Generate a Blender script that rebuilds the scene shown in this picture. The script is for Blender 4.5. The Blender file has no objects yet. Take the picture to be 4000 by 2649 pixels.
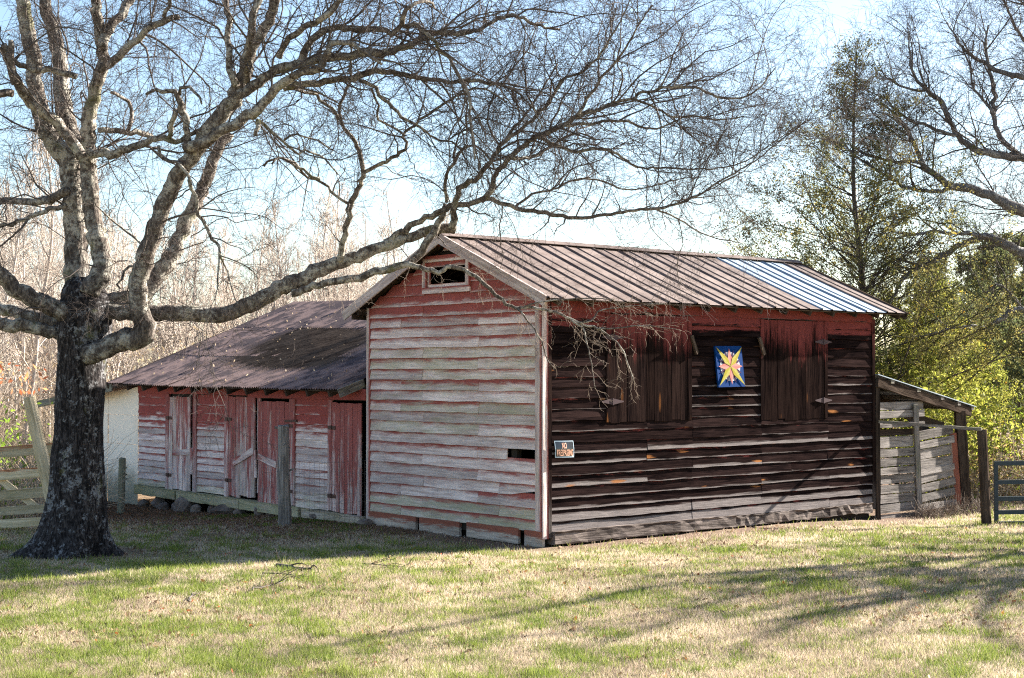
import bpy, math, random
import numpy as np
from mathutils import Matrix, Vector
random.seed(7); rng = np.random.default_rng(7)
sc = bpy.context.scene
R = math.radians

# ------------------------------------------------------------------ camera
F, CX, CY, HZ, EYE = 5800.0, 2000.0, 1324.5, 1460.0, 2.35
PITCH = math.atan((HZ - CY) / F)
cd = bpy.data.cameras.new('camera'); cam = bpy.data.objects.new('camera', cd)
sc.collection.objects.link(cam); sc.camera = cam
cam.location = (0, 0, EYE); cam.rotation_euler = (R(90) + PITCH, 0, 0)
cd.sensor_width = 36; cd.lens = 36 * F / 4000; cd.clip_start = .1; cd.clip_end = 2000

# ------------------------------------------------------------------ light
SUN_AZ = math.atan2(.845, .535)          # clockwise from +Y
SUN_EL = R(24)
sund = Vector((math.sin(SUN_AZ) * math.cos(SUN_EL), math.cos(SUN_AZ) * math.cos(SUN_EL), math.sin(SUN_EL)))
sl = bpy.data.lights.new('sun', 'SUN'); sl.energy = 5.0; sl.angle = R(.5); sl.color = (1, .93, .82)
so = bpy.data.objects.new('sun', sl); sc.collection.objects.link(so)
so.rotation_euler = sund.to_track_quat('Z', 'Y').to_euler(); so.location = (20, 20, 20)
w = bpy.data.worlds.new('World'); sc.world = w; w.use_nodes = True
wn = w.node_tree; bg = wn.nodes['Background']
sky = wn.nodes.new('ShaderNodeTexSky'); sky.sky_type = 'NISHITA'; sky.sun_disc = False
sky.sun_elevation = SUN_EL; sky.sun_rotation = SUN_AZ; sky.air_density = 1.0; sky.dust_density = .7; sky.ozone_density = 1.6
wn.links.new(sky.outputs[0], bg.inputs[0]); bg.inputs[1].default_value = .05
sc.view_settings.view_transform = 'Standard'; sc.view_settings.look = 'None'
sc.view_settings.exposure = 2.48; sc.view_settings.gamma = 1; sc.view_settings.use_curve_mapping = False
try:
    sc.cycles.filter_width = 1.15; sc.cycles.use_denoising = False
    sc.cycles.max_bounces = 6; sc.cycles.diffuse_bounces = 3; sc.cycles.glossy_bounces = 2
    sc.cycles.transmission_bounces = 4; sc.cycles.transparent_max_bounces = 4
    sc.cycles.caustics_reflective = False; sc.cycles.caustics_refractive = False
except Exception: pass

# ------------------------------------------------------------------ helpers
ct, st = math.cos(PITCH), math.sin(PITCH)
def at(px, py, Y):
    """point at distance Y in front of the camera seen at photo pixel (px, py)"""
    x = (px - CX) / F; z = -(py - CY) / F
    k = Y / (ct - st * z)
    return np.array((k * x, Y, EYE + k * (st + ct * z)))

_c = bpy.context.collection
WM = {}
def link(name, me, parent=None, world=None):
    o = bpy.data.objects.new(name, me); _c.objects.link(o)
    world = world or Matrix.Identity(4)
    if parent is not None:
        o.parent = parent; o.matrix_parent_inverse = WM[parent.name].inverted()
    o.matrix_basis = world; WM[o.name] = world.copy()
    return o
def tag(o, label=None, cat=None, group=None, kind=None):
    if label: o['label'] = label
    if cat: o['category'] = cat
    if group: o['group'] = group
    if kind: o['kind'] = kind
    return o
def thing(name, label, cat, loc=(0, 0, 0), group=None):
    return tag(link(name, None, None, Matrix.Translation(loc)), label, cat, group)

def mesh(name, V, Fc, mat=None, smooth=False, col=None):
    """mesh from arrays; Fc is an (n,3)/(n,4) array, a list of such arrays, or a list of tuples"""
    me = bpy.data.meshes.new(name)
    V = np.asarray(V, dtype=np.float32).reshape(-1, 3)
    if isinstance(Fc, np.ndarray): Fc = [Fc]
    if len(Fc) and isinstance(Fc[0], np.ndarray):
        loops = np.concatenate([a.ravel() for a in Fc]).astype(np.int32)
        tot = np.concatenate([np.full(len(a), a.shape[1]) for a in Fc]).astype(np.int32)
        start = np.concatenate(([0], np.cumsum(tot)[:-1])).astype(np.int32)
        me.vertices.add(len(V)); me.vertices.foreach_set('co', V.ravel())
        me.loops.add(len(loops)); me.loops.foreach_set('vertex_index', loops)
        me.polygons.add(len(tot)); me.polygons.foreach_set('loop_start', start)
        me.polygons.foreach_set('loop_total', tot)
        me.update(calc_edges=True)
    else:
        me.from_pydata([tuple(map(float, v)) for v in V], [], [tuple(map(int, f)) for f in Fc]); me.update()
    if smooth: me.polygons.foreach_set('use_smooth', np.ones(len(me.polygons), dtype=bool))
    if col is not None:
        a = me.color_attributes.new('col', 'FLOAT_COLOR', 'POINT')
        c4 = np.ones((len(V), 4), dtype=np.float32); c4[:, :3] = col
        a.data.foreach_set('color', c4.ravel())
    if mat: me.materials.append(mat)
    return me

class MB:
    def __init__(s): s.v = []; s.f = []
    def add(s, V, Fc):
        n = len(s.v); s.v += [tuple(map(float, v)) for v in V]; s.f += [tuple(i + n for i in f) for f in Fc]
    def box(s, a, b, M=None, jit=0):
        P = [(x, y, z) for x in (a[0], b[0]) for y in (a[1], b[1]) for z in (a[2], b[2])]
        if jit: P = [tuple(c + random.uniform(-jit, jit) for c in p) for p in P]
        if M is not None: P = [M @ Vector(p) for p in P]
        s.add(P, [(0, 1, 3, 2), (4, 6, 7, 5), (0, 4, 5, 1), (2, 3, 7, 6), (0, 2, 6, 4), (1, 5, 7, 3)])
    def prism(s, poly, y0, y1):
        """poly: (x, z) outline, extruded from y0 to y1"""
        n = len(poly)
        s.add([(x, y0, z) for x, z in poly] + [(x, y1, z) for x, z in poly],
              [tuple(range(n)), tuple(range(2 * n - 1, n - 1, -1))] + [(i, n + i, n + (i + 1) % n, (i + 1) % n) for i in range(n)])
    def me(s, name, mat, smooth=False): return mesh(name, s.v, s.f, mat, smooth)

def tubes(polys, sides=3, cap=False):
    """polys: list of (points Nx3, radii N) -> V, [faces]"""
    groups = {}
    for p, r in polys: groups.setdefault(len(p), []).append((p, r))
    Vs, Fs, off = [], [], 0
    for k, g in groups.items():
        P = np.array([a for a, _ in g], dtype=np.float64); Rr = np.array([b for _, b in g], dtype=np.float64)
        T = np.gradient(P, axis=1); T /= np.linalg.norm(T, axis=2, keepdims=True) + 1e-9
        m = T.mean(axis=1); ref = np.zeros_like(m); ref[np.arange(len(m)), np.abs(m).argmin(axis=1)] = 1
        n1 = np.cross(T, ref[:, None, :]); n1 /= np.linalg.norm(n1, axis=2, keepdims=True) + 1e-9
        n2 = np.cross(T, n1)
        an = np.arange(sides) * 2 * math.pi / sides
        V = P[:, :, None, :] + Rr[:, :, None, None] * (n1[:, :, None, :] * np.cos(an)[None, None, :, None] + n2[:, :, None, :] * np.sin(an)[None, None, :, None])
        B = len(g); idx = off + np.arange(B * k * sides).reshape(B, k, sides)
        a = idx[:, :-1, :]; b = idx[:, 1:, :]
        q = np.stack([a, np.roll(a, -1, 2), np.roll(b, -1, 2), b], axis=-1).reshape(-1, 4)
        Vs.append(V.reshape(-1, 3)); Fs.append(q); off += B * k * sides
        if cap and sides > 3:
            c = idx[:, -1, :]; Fs.append(c.reshape(-1, sides)[:, ::1]); Fs.append(idx[:, 0, ::-1].reshape(-1, sides))
    return np.concatenate(Vs), Fs

def catmull(P, n):
    """resample control points (N x k) to a smooth polyline of n points, evenly by chord"""
    P = np.asarray(P, dtype=float)
    if len(P) == 2: return P[0] + (P[1] - P[0]) * np.linspace(0, 1, n)[:, None]
    Q = np.vstack([2 * P[0] - P[1], P, 2 * P[-1] - P[-2]])
    d = np.linalg.norm(np.diff(P[:, :3], axis=0), axis=1); s = np.concatenate(([0], np.cumsum(d)))
    u = np.linspace(0, s[-1], n); i = np.clip(np.searchsorted(s, u, side='right') - 1, 0, len(P) - 2)
    t = ((u - s[i]) / np.maximum(d[i], 1e-9))[:, None]
    a, b, c, e = Q[i], Q[i + 1], Q[i + 2], Q[i + 3]
    return .5 * ((2 * b) + (c - a) * t + (2 * a - 5 * b + 4 * c - e) * t ** 2 + (3 * b - a - 3 * c + e) * t ** 3)

def vnoise(x, y, seed=0):
    """value noise on arrays, 0..1"""
    def h(i, j):
        v = np.sin(i * 127.1 + j * 311.7 + seed * 74.7) * 43758.5453
        return v - np.floor(v)
    xi, yi = np.floor(x), np.floor(y); fx, fy = x - xi, y - yi
    fx = fx * fx * (3 - 2 * fx); fy = fy * fy * (3 - 2 * fy)
    return (h(xi, yi) * (1 - fx) + h(xi + 1, yi) * fx) * (1 - fy) + (h(xi, yi + 1) * (1 - fx) + h(xi + 1, yi + 1) * fx) * fy
def fbm(x, y, seed=0, o=4):
    s = 0; a = .5; t = 0
    for k in range(o):
        s = s + a * vnoise(x * 2 ** k, y * 2 ** k, seed + k * 13); t += a; a *= .5
    return s / t

# ------------------------------------------------------------------ materials
class NT:
    def __init__(s, name, rough=.9, spec=.2):
        s.m = bpy.data.materials.new(name); s.m.use_nodes = True; s.t = s.m.node_tree
        s.b = s.t.nodes['Principled BSDF']; s.b.inputs['Roughness'].default_value = rough
        s.b.inputs['Specular IOR Level'].default_value = spec
    def n(s, typ, **kw):
        o = s.t.nodes.new(typ)
        for k, v in kw.items(): setattr(o, k, v)
        return o
    def set(s, sock, v):
        if hasattr(v, 'is_output') or isinstance(v, bpy.types.NodeSocket): s.t.links.new(v, sock)
        elif v is not None:
            if hasattr(sock.default_value, '__len__') and not hasattr(v, '__len__'): v = (v,) * len(sock.default_value)
            if hasattr(sock.default_value, '__len__') and len(sock.default_value) == 4 and len(v) == 3: v = (*v, 1)
            sock.default_value = v
    def math(s, op, a, b=None, c=None, clamp=False):
        o = s.n('ShaderNodeMath', operation=op); o.use_clamp = clamp
        s.set(o.inputs[0], a); s.set(o.inputs[1], b)
        if c is not None: s.set(o.inputs[2], c)
        return o.outputs[0]
    def vmath(s, op, a, b=None):
        o = s.n('ShaderNodeVectorMath', operation=op); s.set(o.inputs[0], a); s.set(o.inputs[1], b); return o.outputs[0]
    def noise(s, vec, scale=1, detail=4, rough=.6, dist=0):
        o = s.n('ShaderNodeTexNoise'); s.set(o.inputs['Vector'], vec); s.set(o.inputs['Scale'], scale)
        s.set(o.inputs['Detail'], detail); s.set(o.inputs['Roughness'], rough); s.set(o.inputs['Distortion'], dist)
        return o.outputs['Fac']
    def voro(s, vec, scale=1, rnd=1):
        o = s.n('ShaderNodeTexVoronoi'); s.set(o.inputs['Vector'], vec); s.set(o.inputs['Scale'], scale); s.set(o.inputs['Randomness'], rnd)
        return o
    def mix(s, f, a, b):
        o = s.n('ShaderNodeMix', data_type='RGBA'); s.set(o.inputs[0], f); s.set(o.inputs[6], a); s.set(o.inputs[7], b); return o.outputs[2]
    def step(s, v, lo, hi):
        o = s.n('ShaderNodeMapRange'); o.interpolation_type = 'SMOOTHSTEP'
        s.set(o.inputs[0], v); s.set(o.inputs[1], lo); s.set(o.inputs[2], hi); return o.outputs[0]
    def obj(s): return s.n('ShaderNodeTexCoord').outputs['Object']
    def gen(s): return s.n('ShaderNodeTexCoord').outputs['Generated']
    def pos(s): return s.n('ShaderNodeNewGeometry').outputs['Position']
    def rnd(s): return s.n('ShaderNodeObjectInfo').outputs['Random']
    def attr(s, name):
        o = s.n('ShaderNodeAttribute'); o.attribute_type = 'OBJECT'; o.attribute_name = name; return o.outputs['Fac']
    def vcol(s, name='col'):
        o = s.n('ShaderNodeAttribute'); o.attribute_type = 'GEOMETRY'; o.attribute_name = name; return o.outputs['Color']
    def sep(s, v):
        o = s.n('ShaderNodeSeparateXYZ'); s.set(o.inputs[0], v); return o.outputs
    def comb(s, x, y, z):
        o = s.n('ShaderNodeCombineXYZ')
        for i, v in enumerate((x, y, z)): s.set(o.inputs[i], v)
        return o.outputs[0]
    def bump(s, h, strength=.5, dist=.01):
        o = s.n('ShaderNodeBump'); s.set(o.inputs['Height'], h); o.inputs['Strength'].default_value = strength; o.inputs['Distance'].default_value = dist
        s.t.links.new(o.outputs[0], s.b.inputs['Normal'])
    def base(s, c): s.set(s.b.inputs['Base Color'], c); return s.m
    def shifted(s, scale=(1, 1, 1)):
        """object coordinates moved by a random amount for each object"""
        r = s.math('MULTIPLY', s.rnd(), 91.7)
        v = s.vmath('ADD', s.obj(), s.comb(r, s.math('MULTIPLY', r, .37), s.math('MULTIPLY', r, 1.7)))
        return s.vmath('MULTIPLY', v, scale)

def plain(name, c, rough=.8, spec=.2, metal=0, var=.15, scale=8):
    t = NT(name, rough, spec); t.b.inputs['Metallic'].default_value = metal
    n = t.noise(t.shifted(), scale, 5, .65)
    return t.base(t.mix(n, tuple(x * (1 - var * 1.6) for x in c), tuple(x * (1 + var) for x in c)))

def wood(name, dark, light, paint=(.24, .045, .042), worn_lit=None, knots=None, moss=(.30, .33, .15), rough=.85, grain=1.0, contrast=1.0, vert=False, soft=.13, amp=1.7, vk=None):
    """weathered board: local X runs along the grain, Z across. paint, moss: object properties 0..1"""
    t = NT(name, rough, .0 if dark[0] < .03 else .08)
    v = t.math('SUBTRACT', 1.0, t.sep(t.gen())[0]) if vert else t.sep(t.gen())[2]
    sh = t.shifted()
    g1 = t.noise(t.vmath('MULTIPLY', sh, (2.2, 40, 75)), grain, 5, .7, .6)
    g2 = t.noise(t.vmath('MULTIPLY', sh, (.9, 8, 15)), grain, 4, .6, 1.2)
    g3 = t.noise(t.vmath('MULTIPLY', sh, (1.3, 3, 3)), 1, 3, .6)
    f = t.math('ADD', t.math('MULTIPLY', g1, .55), t.math('MULTIPLY', g2, .45))
    f = t.math('ADD', f, t.math('MULTIPLY', t.math('SUBTRACT', g3, .5), .35))
    f = t.step(f, .5 - .17 / contrast, .5 + .17 / contrast)
    c = t.mix(f, dark, light)
    # each board a little lighter or darker
    val = t.math('ADD', .72, t.math('MULTIPLY', t.rnd(), .5))
    hs = t.n('ShaderNodeHueSaturation'); t.set(hs.inputs['Color'], c); t.set(hs.inputs['Value'], val); c = hs.outputs[0]
    if worn_lit:
        wv = t.math('ADD', t.math('MULTIPLY', t.math('SUBTRACT', t.attr('lip'), v), 1.5), t.math('MULTIPLY', t.math('SUBTRACT', g2, .5), .75))  # grey lower lip: weathering, with the gleam of sunlit edges put into the colour
        c = t.mix(t.math('MULTIPLY', t.step(wv, -.04, .20), t.math('MULTIPLY', g1, 1.25), clamp=True), c, worn_lit)
    if knots:
        vo = t.voro(t.vmath('MULTIPLY', sh, (1.25, 1, 5.2)), 1, 1)
        d = t.math('ADD', vo.outputs['Distance'], t.math('MULTIPLY', t.math('SUBTRACT', g2, .5), .55))
        gate = t.step(t.sep(vo.outputs['Color'])[0], 0.58, .62)
        k = t.math('MULTIPLY', t.math('SUBTRACT', 1.0, t.step(d, .045, .17)), gate)
        c = t.mix(t.math('MULTIPLY', k, t.math('ADD', .3, t.math('MULTIPLY', g1, 1.0)), clamp=True), c, knots)
    else:
        vo = t.voro(t.vmath('MULTIPLY', sh, (1.6, 1, 7)), 1, 1)
        gate = t.step(t.sep(vo.outputs['Color'])[0], .6, .62)
        k = t.math('MULTIPLY', t.math('SUBTRACT', 1.0, t.step(vo.outputs['Distance'], .03, .10)), gate)
        c = t.mix(t.math('MULTIPLY', k, .55), c, tuple(x * .45 for x in dark))
    if moss:
        mn = t.noise(t.vmath('MULTIPLY', sh, (1.6, 5, 9)), 1, 5, .7)
        mm = t.math('ADD', t.math('MULTIPLY', t.attr('moss'), .62), t.math('SUBTRACT', mn, .72))
        c = t.mix(t.math('MULTIPLY', t.step(mm, -.10, .30), .50), c, moss)
    if paint:
        pn = t.noise(t.vmath('MULTIPLY', sh, (1.7, 5, 12)), 1, 6, .72, .5)
        pv = t.math('ADD', t.math('MULTIPLY', t.attr('paint'), 1.25), t.math('ADD', t.math('MULTIPLY', v, vk[0] if vk else (.35 if vert else 1.15)), vk[1] if vk else (-.9 if vert else -1.22)))
        pv = t.math('ADD', pv, t.math('ADD', t.math('MULTIPLY', t.math('SUBTRACT', pn, .5), amp), t.math('MULTIPLY', t.math('SUBTRACT', g1, .5), .55)))
        pc = t.mix(g3, tuple(x * .75 for x in paint), tuple(min(1, x * 1.2) for x in paint))
        c = t.mix(t.math('MULTIPLY', t.step(pv, -soft, soft), t.attr('coat')), c, pc)
    t.bump(f, .55, .006)
    return t.base(c)

W_PALE = wood('weathered pale siding', (.38, .29, .275), (.78, .67, .64), soft=.24, amp=1.4, paint=(.32, .09, .08))
W_SHED = wood('peeling red siding', (.40, .30, .29), (.80, .69, .66), soft=.22, paint=(.31, .078, .07))
W_DARK = wood('dark siding', (.004, .003, .0035), (.028, .017, .016), paint=(.20, .05, .045), worn_lit=(.27, .24, .235), knots=(.30, .125, .045), moss=None)
W_HATCH = wood('dark hatch planks', vert=True, vk=(1.35, -1.60), amp=1.2, soft=.22, dark=(.004, .003, .0035), light=(.026, .016, .014), paint=(.17, .045, .042), worn_lit=(.10, .09, .085), knots=(.12, .05, .02), moss=None)
W_DOOR = wood('peeling red door planks', (.40, .30, .29), (.80, .69, .66), soft=.22, paint=(.32, .10, .092), moss=(.30, .32, .15), vert=True)
W_GREY = wood('grey weathered timber', (.06, .052, .049), (.31, .28, .265), moss=(.17, .19, .09))
W_RSILL = wood('rough dark sill', (.035, .027, .024), (.20, .165, .15), moss=None, contrast=1.4)
W_OLD = wood('old dark timber', (.02, .015, .013), (.10, .075, .06), moss=None)
W_RAIL = wood('pale treated rail', (.36, .29, .17), (.66, .57, .41), paint=(.34, .15, .08), moss=(.22, .24, .10))
W_SILL = wood('mossy sill timber', (.24, .19, .16), (.52, .45, .39), moss=(.30, .33, .13), paint=(.27, .10, .07))
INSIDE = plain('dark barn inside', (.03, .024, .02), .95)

def rust(name, c1, c2, c3):
    t = NT(name, .7, .12); p = t.shifted()
    a = t.noise(p, 2.3, 6, .7); b = t.noise(t.vmath('MULTIPLY', p, (14, 1.2, 14)), 1, 4, .6); d = t.noise(p, 30, 3, .6)
    c = t.mix(t.step(a, .35, .65), c1, c2)
    c = t.mix(t.math('MULTIPLY', t.step(b, .5, .7), .6), c, c3)
    c = t.mix(t.math('MULTIPLY', t.step(d, .55, .75), .35), c, tuple(x * .5 for x in c1))
    t.bump(d, .1, .003)
    return t.base(c)
M_RUST = rust('rusty roof metal', (.115, .085, .076), (.205, .16, .144), (.065, .042, .035))
t = NT('galvanised roof metal', 0.58, .62); t.b.inputs['Metallic'].default_value = .35
n_ = t.noise(t.shifted(), 3, 5, .6); M_GALV = t.base(t.mix(n_, (.17, .225, .28), (.31, .38, .46)))
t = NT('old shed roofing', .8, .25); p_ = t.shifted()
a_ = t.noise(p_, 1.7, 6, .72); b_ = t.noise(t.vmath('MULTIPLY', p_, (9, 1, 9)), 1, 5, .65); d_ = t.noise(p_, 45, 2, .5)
c_ = t.mix(t.step(a_, .42, .58), (.075, .055, .06), (.25, .17, .155)); c_ = t.mix(t.math('MULTIPLY', t.step(b_, .52, .7), .5), c_, (.05, .042, .048))  # dark mottling puts the dappled twig shade into the roofing colour
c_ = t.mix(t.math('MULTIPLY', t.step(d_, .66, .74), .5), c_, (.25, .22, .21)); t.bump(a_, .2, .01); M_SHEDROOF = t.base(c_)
t = NT('white painted sheet', .6, .3); p_ = t.obj(); z_ = t.sep(t.pos())[2]
s_ = t.noise(t.vmath('MULTIPLY', p_, (1.2, 1, .5)), 2.5, 6, .7); s2 = t.noise(t.vmath('MULTIPLY', p_, (22, 1, .5)), 1, 4, .6)
c_ = t.mix(t.math('MULTIPLY', t.step(s2, .5, .75), .35), (.94, .84, .72), (.78, .67, .55))
lo_ = t.step(t.math('ADD', z_, t.math('MULTIPLY', s_, -1.3)), -.1, -.75); c_ = t.mix(t.math('MULTIPLY', lo_, .75), c_, (.16, .17, .10)); M_WHITE = t.base(c_)
M_IRON = plain('rusty iron', (.09, .045, .035), .7, .3)
M_HINGE = plain('faded painted hinge', (.085, .060, .065), .8, .05)
M_WIRE = plain('fence wire', (.10, .085, .075), .6, .4)
M_BLUE = plain('blue grey gate paint', (.02, .036, .05), .5, .4)
t = NT('fieldstone', .9, .2); p_ = t.shifted(); a_ = t.noise(p_, 4, 6, .7); b_ = t.noise(p_, 14, 4, .7)
c_ = t.mix(t.step(a_, .35, .65), (.11, .085, .075), (.24, .20, .175)); c_ = t.mix(t.math('MULTIPLY', t.step(b_, .55, .7), .5), c_, (.13, .15, .07)); t.bump(b_, .5, .02); M_STONE = t.base(c_)

def bark(name, dark, mid, lichen, cover=.5, moss=.5, scale=1.0, old=None):
    t = NT(name, .95, .1); p = t.pos()
    a = t.noise(p, 9 * scale, 6, .72); b = t.noise(p, 26 * scale, 5, .7); m = t.noise(p, 2.6 * scale, 5, .65); g = t.noise(t.vmath('MULTIPLY', p, (1, 1, .35)), 40 * scale, 3, .6)
    c = t.mix(t.step(g, .35, .65), dark, mid)
    lv = t.math('ADD', t.math('MULTIPLY', a, .6), t.math('MULTIPLY', b, .5))
    rd = t.noise(t.vmath('MULTIPLY', p, (1, 1, .22)), 17 * scale, 4, .7, .8); c = t.mix(t.math('MULTIPLY', t.step(rd, .46, .60), .8 if not old and cover < .45 else .2), c, tuple(x * .35 for x in dark))
    lv = t.math('ADD', lv, t.math('MULTIPLY', t.math('SUBTRACT', m, .5), .45))
    c = t.mix(t.math('MULTIPLY', t.step(lv, .62 - cover * .16, .70 - cover * .10), .8), c, lichen)
    c = t.mix(t.math('MULTIPLY', t.step(b, .56, .66), .6), c, tuple(x * .7 for x in dark))
    nz = t.sep(t.n('ShaderNodeNewGeometry').outputs['Normal'])[2]
    c = t.mix(t.math('MULTIPLY', t.step(m, .62 - moss * .14, .72 - moss * .10), .75), c, (.085, .085, .022))
    if old:      # limbs carry the dark old bark of the trunk near the crotch
        d = t.vmath('SUBTRACT', p, (-5.65, 19.9, 3.1)); ln = t.n('ShaderNodeVectorMath', operation='LENGTH'); t.set(ln.inputs[0], d)
        k = t.step(t.math('ADD', ln.outputs['Value'], t.math('MULTIPLY', t.math('SUBTRACT', m, .5), 1.6)), 1.35, .4)
        co = t.mix(t.step(lv, .60, .68), t.mix(t.step(g, .35, .65), (.02, .017, .017), (.075, .064, .062)), (.30, .30, .29)); c = t.mix(t.math('MULTIPLY', k, .7), c, co)
    t.bump(t.math('ADD', t.math('ADD', a, g), t.math('MULTIPLY', rd, -1.2)), .9, .025)
    return t.base(c)
B_TRUNK = bark('dark lichened trunk bark', (.014, .012, .013), (.065, .056, .055), (.27, .27, .28), .34, .2)
B_LIMB = bark('pale lichened limb bark', (.06, .048, .042), (.19, .16, .138), (.50, .47, .41), .66, .35, .75, True)
B_RIGHT = bark('grey limb bark', (.12, .11, .108), (.27, .255, .25), (.45, .44, .43), .5, -1.0)
M_TWIG = plain('twig bark', (.085, .068, .062), .9, .1, 0, .3, 3)
M_TWIG2 = plain('grey twig bark', (.13, .11, .10), .9, .1, 0, .3, 3)
B_WOODS = plain('pale sapling bark', (.50, .43, .37), .9, .1, 0, .3, 2)
M_BRUSH = plain('dry brush stem', (.46, .37, .27), .9, .1, 0, .35, 3)
def leafmat(name, trans=.45):
    t = NT(name, .7, .2); c = t.vcol(); t.base(c)
    tr = t.n('ShaderNodeBsdfTranslucent'); t.set(tr.inputs[0], c)
    mx = t.n('ShaderNodeMixShader'); mx.inputs[0].default_value = trans
    t.t.links.new(t.b.outputs[0], mx.inputs[1]); t.t.links.new(tr.outputs[0], mx.inputs[2])
    t.t.links.new(mx.outputs[0], t.t.nodes['Material Output'].inputs[0]); return t.m
M_LEAF = leafmat('leaf', .58)
M_GRASS = leafmat('grass blade', .4)
M_DEAD = leafmat('dead leaf', .25)
#@@GROUND

# ------------------------------------------------------------------ ground
def ss(a, b, x):
    t = np.clip((x - a) / (b - a), 0, 1); return t * t * (3 - 2 * t)
def gz(x, y):
    x = np.asarray(x, float); y = np.asarray(y, float)
    z = -.10 * ss(17, 21, y) - .24 * ss(22, 30, y) * ss(-1, -7, x) - .12 * ss(22, 26, y) * ss(4, 7, x)
    z = z + .05 * (fbm(x * .35, y * .35, 5, 3) - .5) * (1 - ss(60, 120, y))
    return z
a = math.atan(5000 / 5800)
uL = np.array((-math.sin(a), math.cos(a))); uR = np.array((math.cos(a), math.sin(a)))
C0 = np.array((.4525, 21.0))
FS = Matrix(((uR[0], uL[0], 0, C0[0]), (uR[1], uL[1], 0, C0[1]), (0, 0, 1, 0), (0, 0, 0, 1)))       # x along side wall, y along gable
FG = Matrix(((-uL[0], uR[0], 0, C0[0]), (-uL[1], uR[1], 0, C0[1]), (0, 0, 1, 0), (0, 0, 0, 1)))      # x = -(distance along gable), y inward
def tosite(x, y):
    dx, dy = x - C0[0], y - C0[1]
    return dx * uR[0] + dy * uR[1], dx * uL[0] + dy * uL[1]
def indoors(x, y, m=0.0):
    t_, w_ = tosite(x, y)
    return ((t_ > -m) & (t_ < 7.74 + m) & (w_ > -m) & (w_ < 4.28 + m)) | ((t_ > -m) & (t_ < 9) & (w_ > 4.2) & (w_ < 14)) | ((t_ > 7.7) & (t_ < 10.5) & (w_ > -m) & (w_ < 4))

def lawn(x, y):
    """0 = dry tan thatch, 1 = green grass; shared by the soil and the blades"""
    g = fbm(x * .55 + 3, y * .8, 1, 4); g2 = fbm(x * 2.3, y * 2.3, 2, 3)
    t_, w_ = tosite(x, y)
    g = fbm(x * .9 + 3, y * 1.3, 1, 4); g3 = vnoise(x * 7, y * 7, 3)
    v = g * .75 + g2 * 1.0 + .8 * g3 - 1.30 + .10 * ss(1, -4, x) * ss(22, 19, y) + .10 * ss(2, 6, x) * ss(18, 20.5, y) * ss(23.5, 22, y) - .12 * ss(.0, 3, x) * ss(17.5, 15, y) - .22 * ss(21.5, 23.5, y) * ss(2, -2, x)
    return np.clip(v * 1.8 + .17, .03, .85)
TAN = np.array((.40, .315, .205)); GRN = np.array((.135, .20, .035))
xs = np.concatenate((np.linspace(-400, -16, 26), np.linspace(-15, 15, 260), np.linspace(16, 400, 26)))
ys = np.concatenate((np.linspace(-60, 8, 18), np.linspace(8.2, 32, 260), np.linspace(33, 700, 50)))
X, Y = np.meshgrid(xs, ys); nx, ny = len(xs), len(ys)
near = ss(9, 11, Y) * ss(33, 28, Y)
Z = gz(X, Y) + near * .03 * (fbm(X * 3, Y * 3, 9, 3) - .5)
V = np.stack((X, Y, Z), -1).reshape(-1, 3); i = np.arange(nx * ny).reshape(ny, nx)
Fq = np.stack((i[:-1, :-1], i[:-1, 1:], i[1:, 1:], i[1:, :-1]), -1).reshape(-1, 4)
g_ = lawn(X, Y).reshape(-1, 1)
col = TAN * .85 * (1 - g_) + np.array((.15, .16, .05)) * g_
tt, ww = tosite(X.ravel(), Y.ravel())
dirt = (ss(1.7, .5, np.maximum(-tt, 0) + np.maximum(-ww, 0)) * (ww > -1.2) * (tt > -2))[:, None]
dirt = np.clip(dirt * 1.2 * (fbm(X * 1.5, Y * 1.5, 21, 3).reshape(-1, 1) + .35), 0, 1)
col = col * (1 - dirt) + np.array((.17, .115, .085)) * dirt
mud = (ss(4.5, 1.2, -tt) * ss(2.2, 4.5, ww) * .85)[:, None] * (fbm(X * 2.1, Y * 2.1, 33, 3).reshape(-1, 1) * .6 + .6); mud = np.clip(mud, 0, 1); col = col * (1 - mud) + np.array((.25, .165, .125)) * mud
tr = np.hypot(V[:, 0] + 5.72, V[:, 1] - 19.9)[:, None]; tr = ss(1.7, .7, tr) * .8; col = col * (1 - tr) + np.array((.15, .105, .08)) * tr
leafy = (ss(24, 28, V[:, 1]) * ss(-3, -7, V[:, 0]))[:, None]; col = col * (1 - leafy) + np.array((.21, .15, .10)) * leafy
t = NT('thatch and soil', .95, .1); p_ = t.pos(); a_ = t.noise(p_, 22, 5, .75); b_ = t.noise(p_, 3.5, 5, .7)
c_ = t.vcol(); hs = t.n('ShaderNodeHueSaturation'); t.set(hs.inputs['Color'], c_); t.set(hs.inputs['Value'], t.math('ADD', .45, t.math('ADD', t.math('MULTIPLY', a_, .75), t.math('MULTIPLY', b_, .35))))
t.bump(a_, .8, .03); M_SOIL = t.base(hs.outputs[0])
tag(link('ground', mesh('ground', V, Fq, M_SOIL, True, col)), 'dry tan and green lawn in front of the barn', kind='structure')

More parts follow.
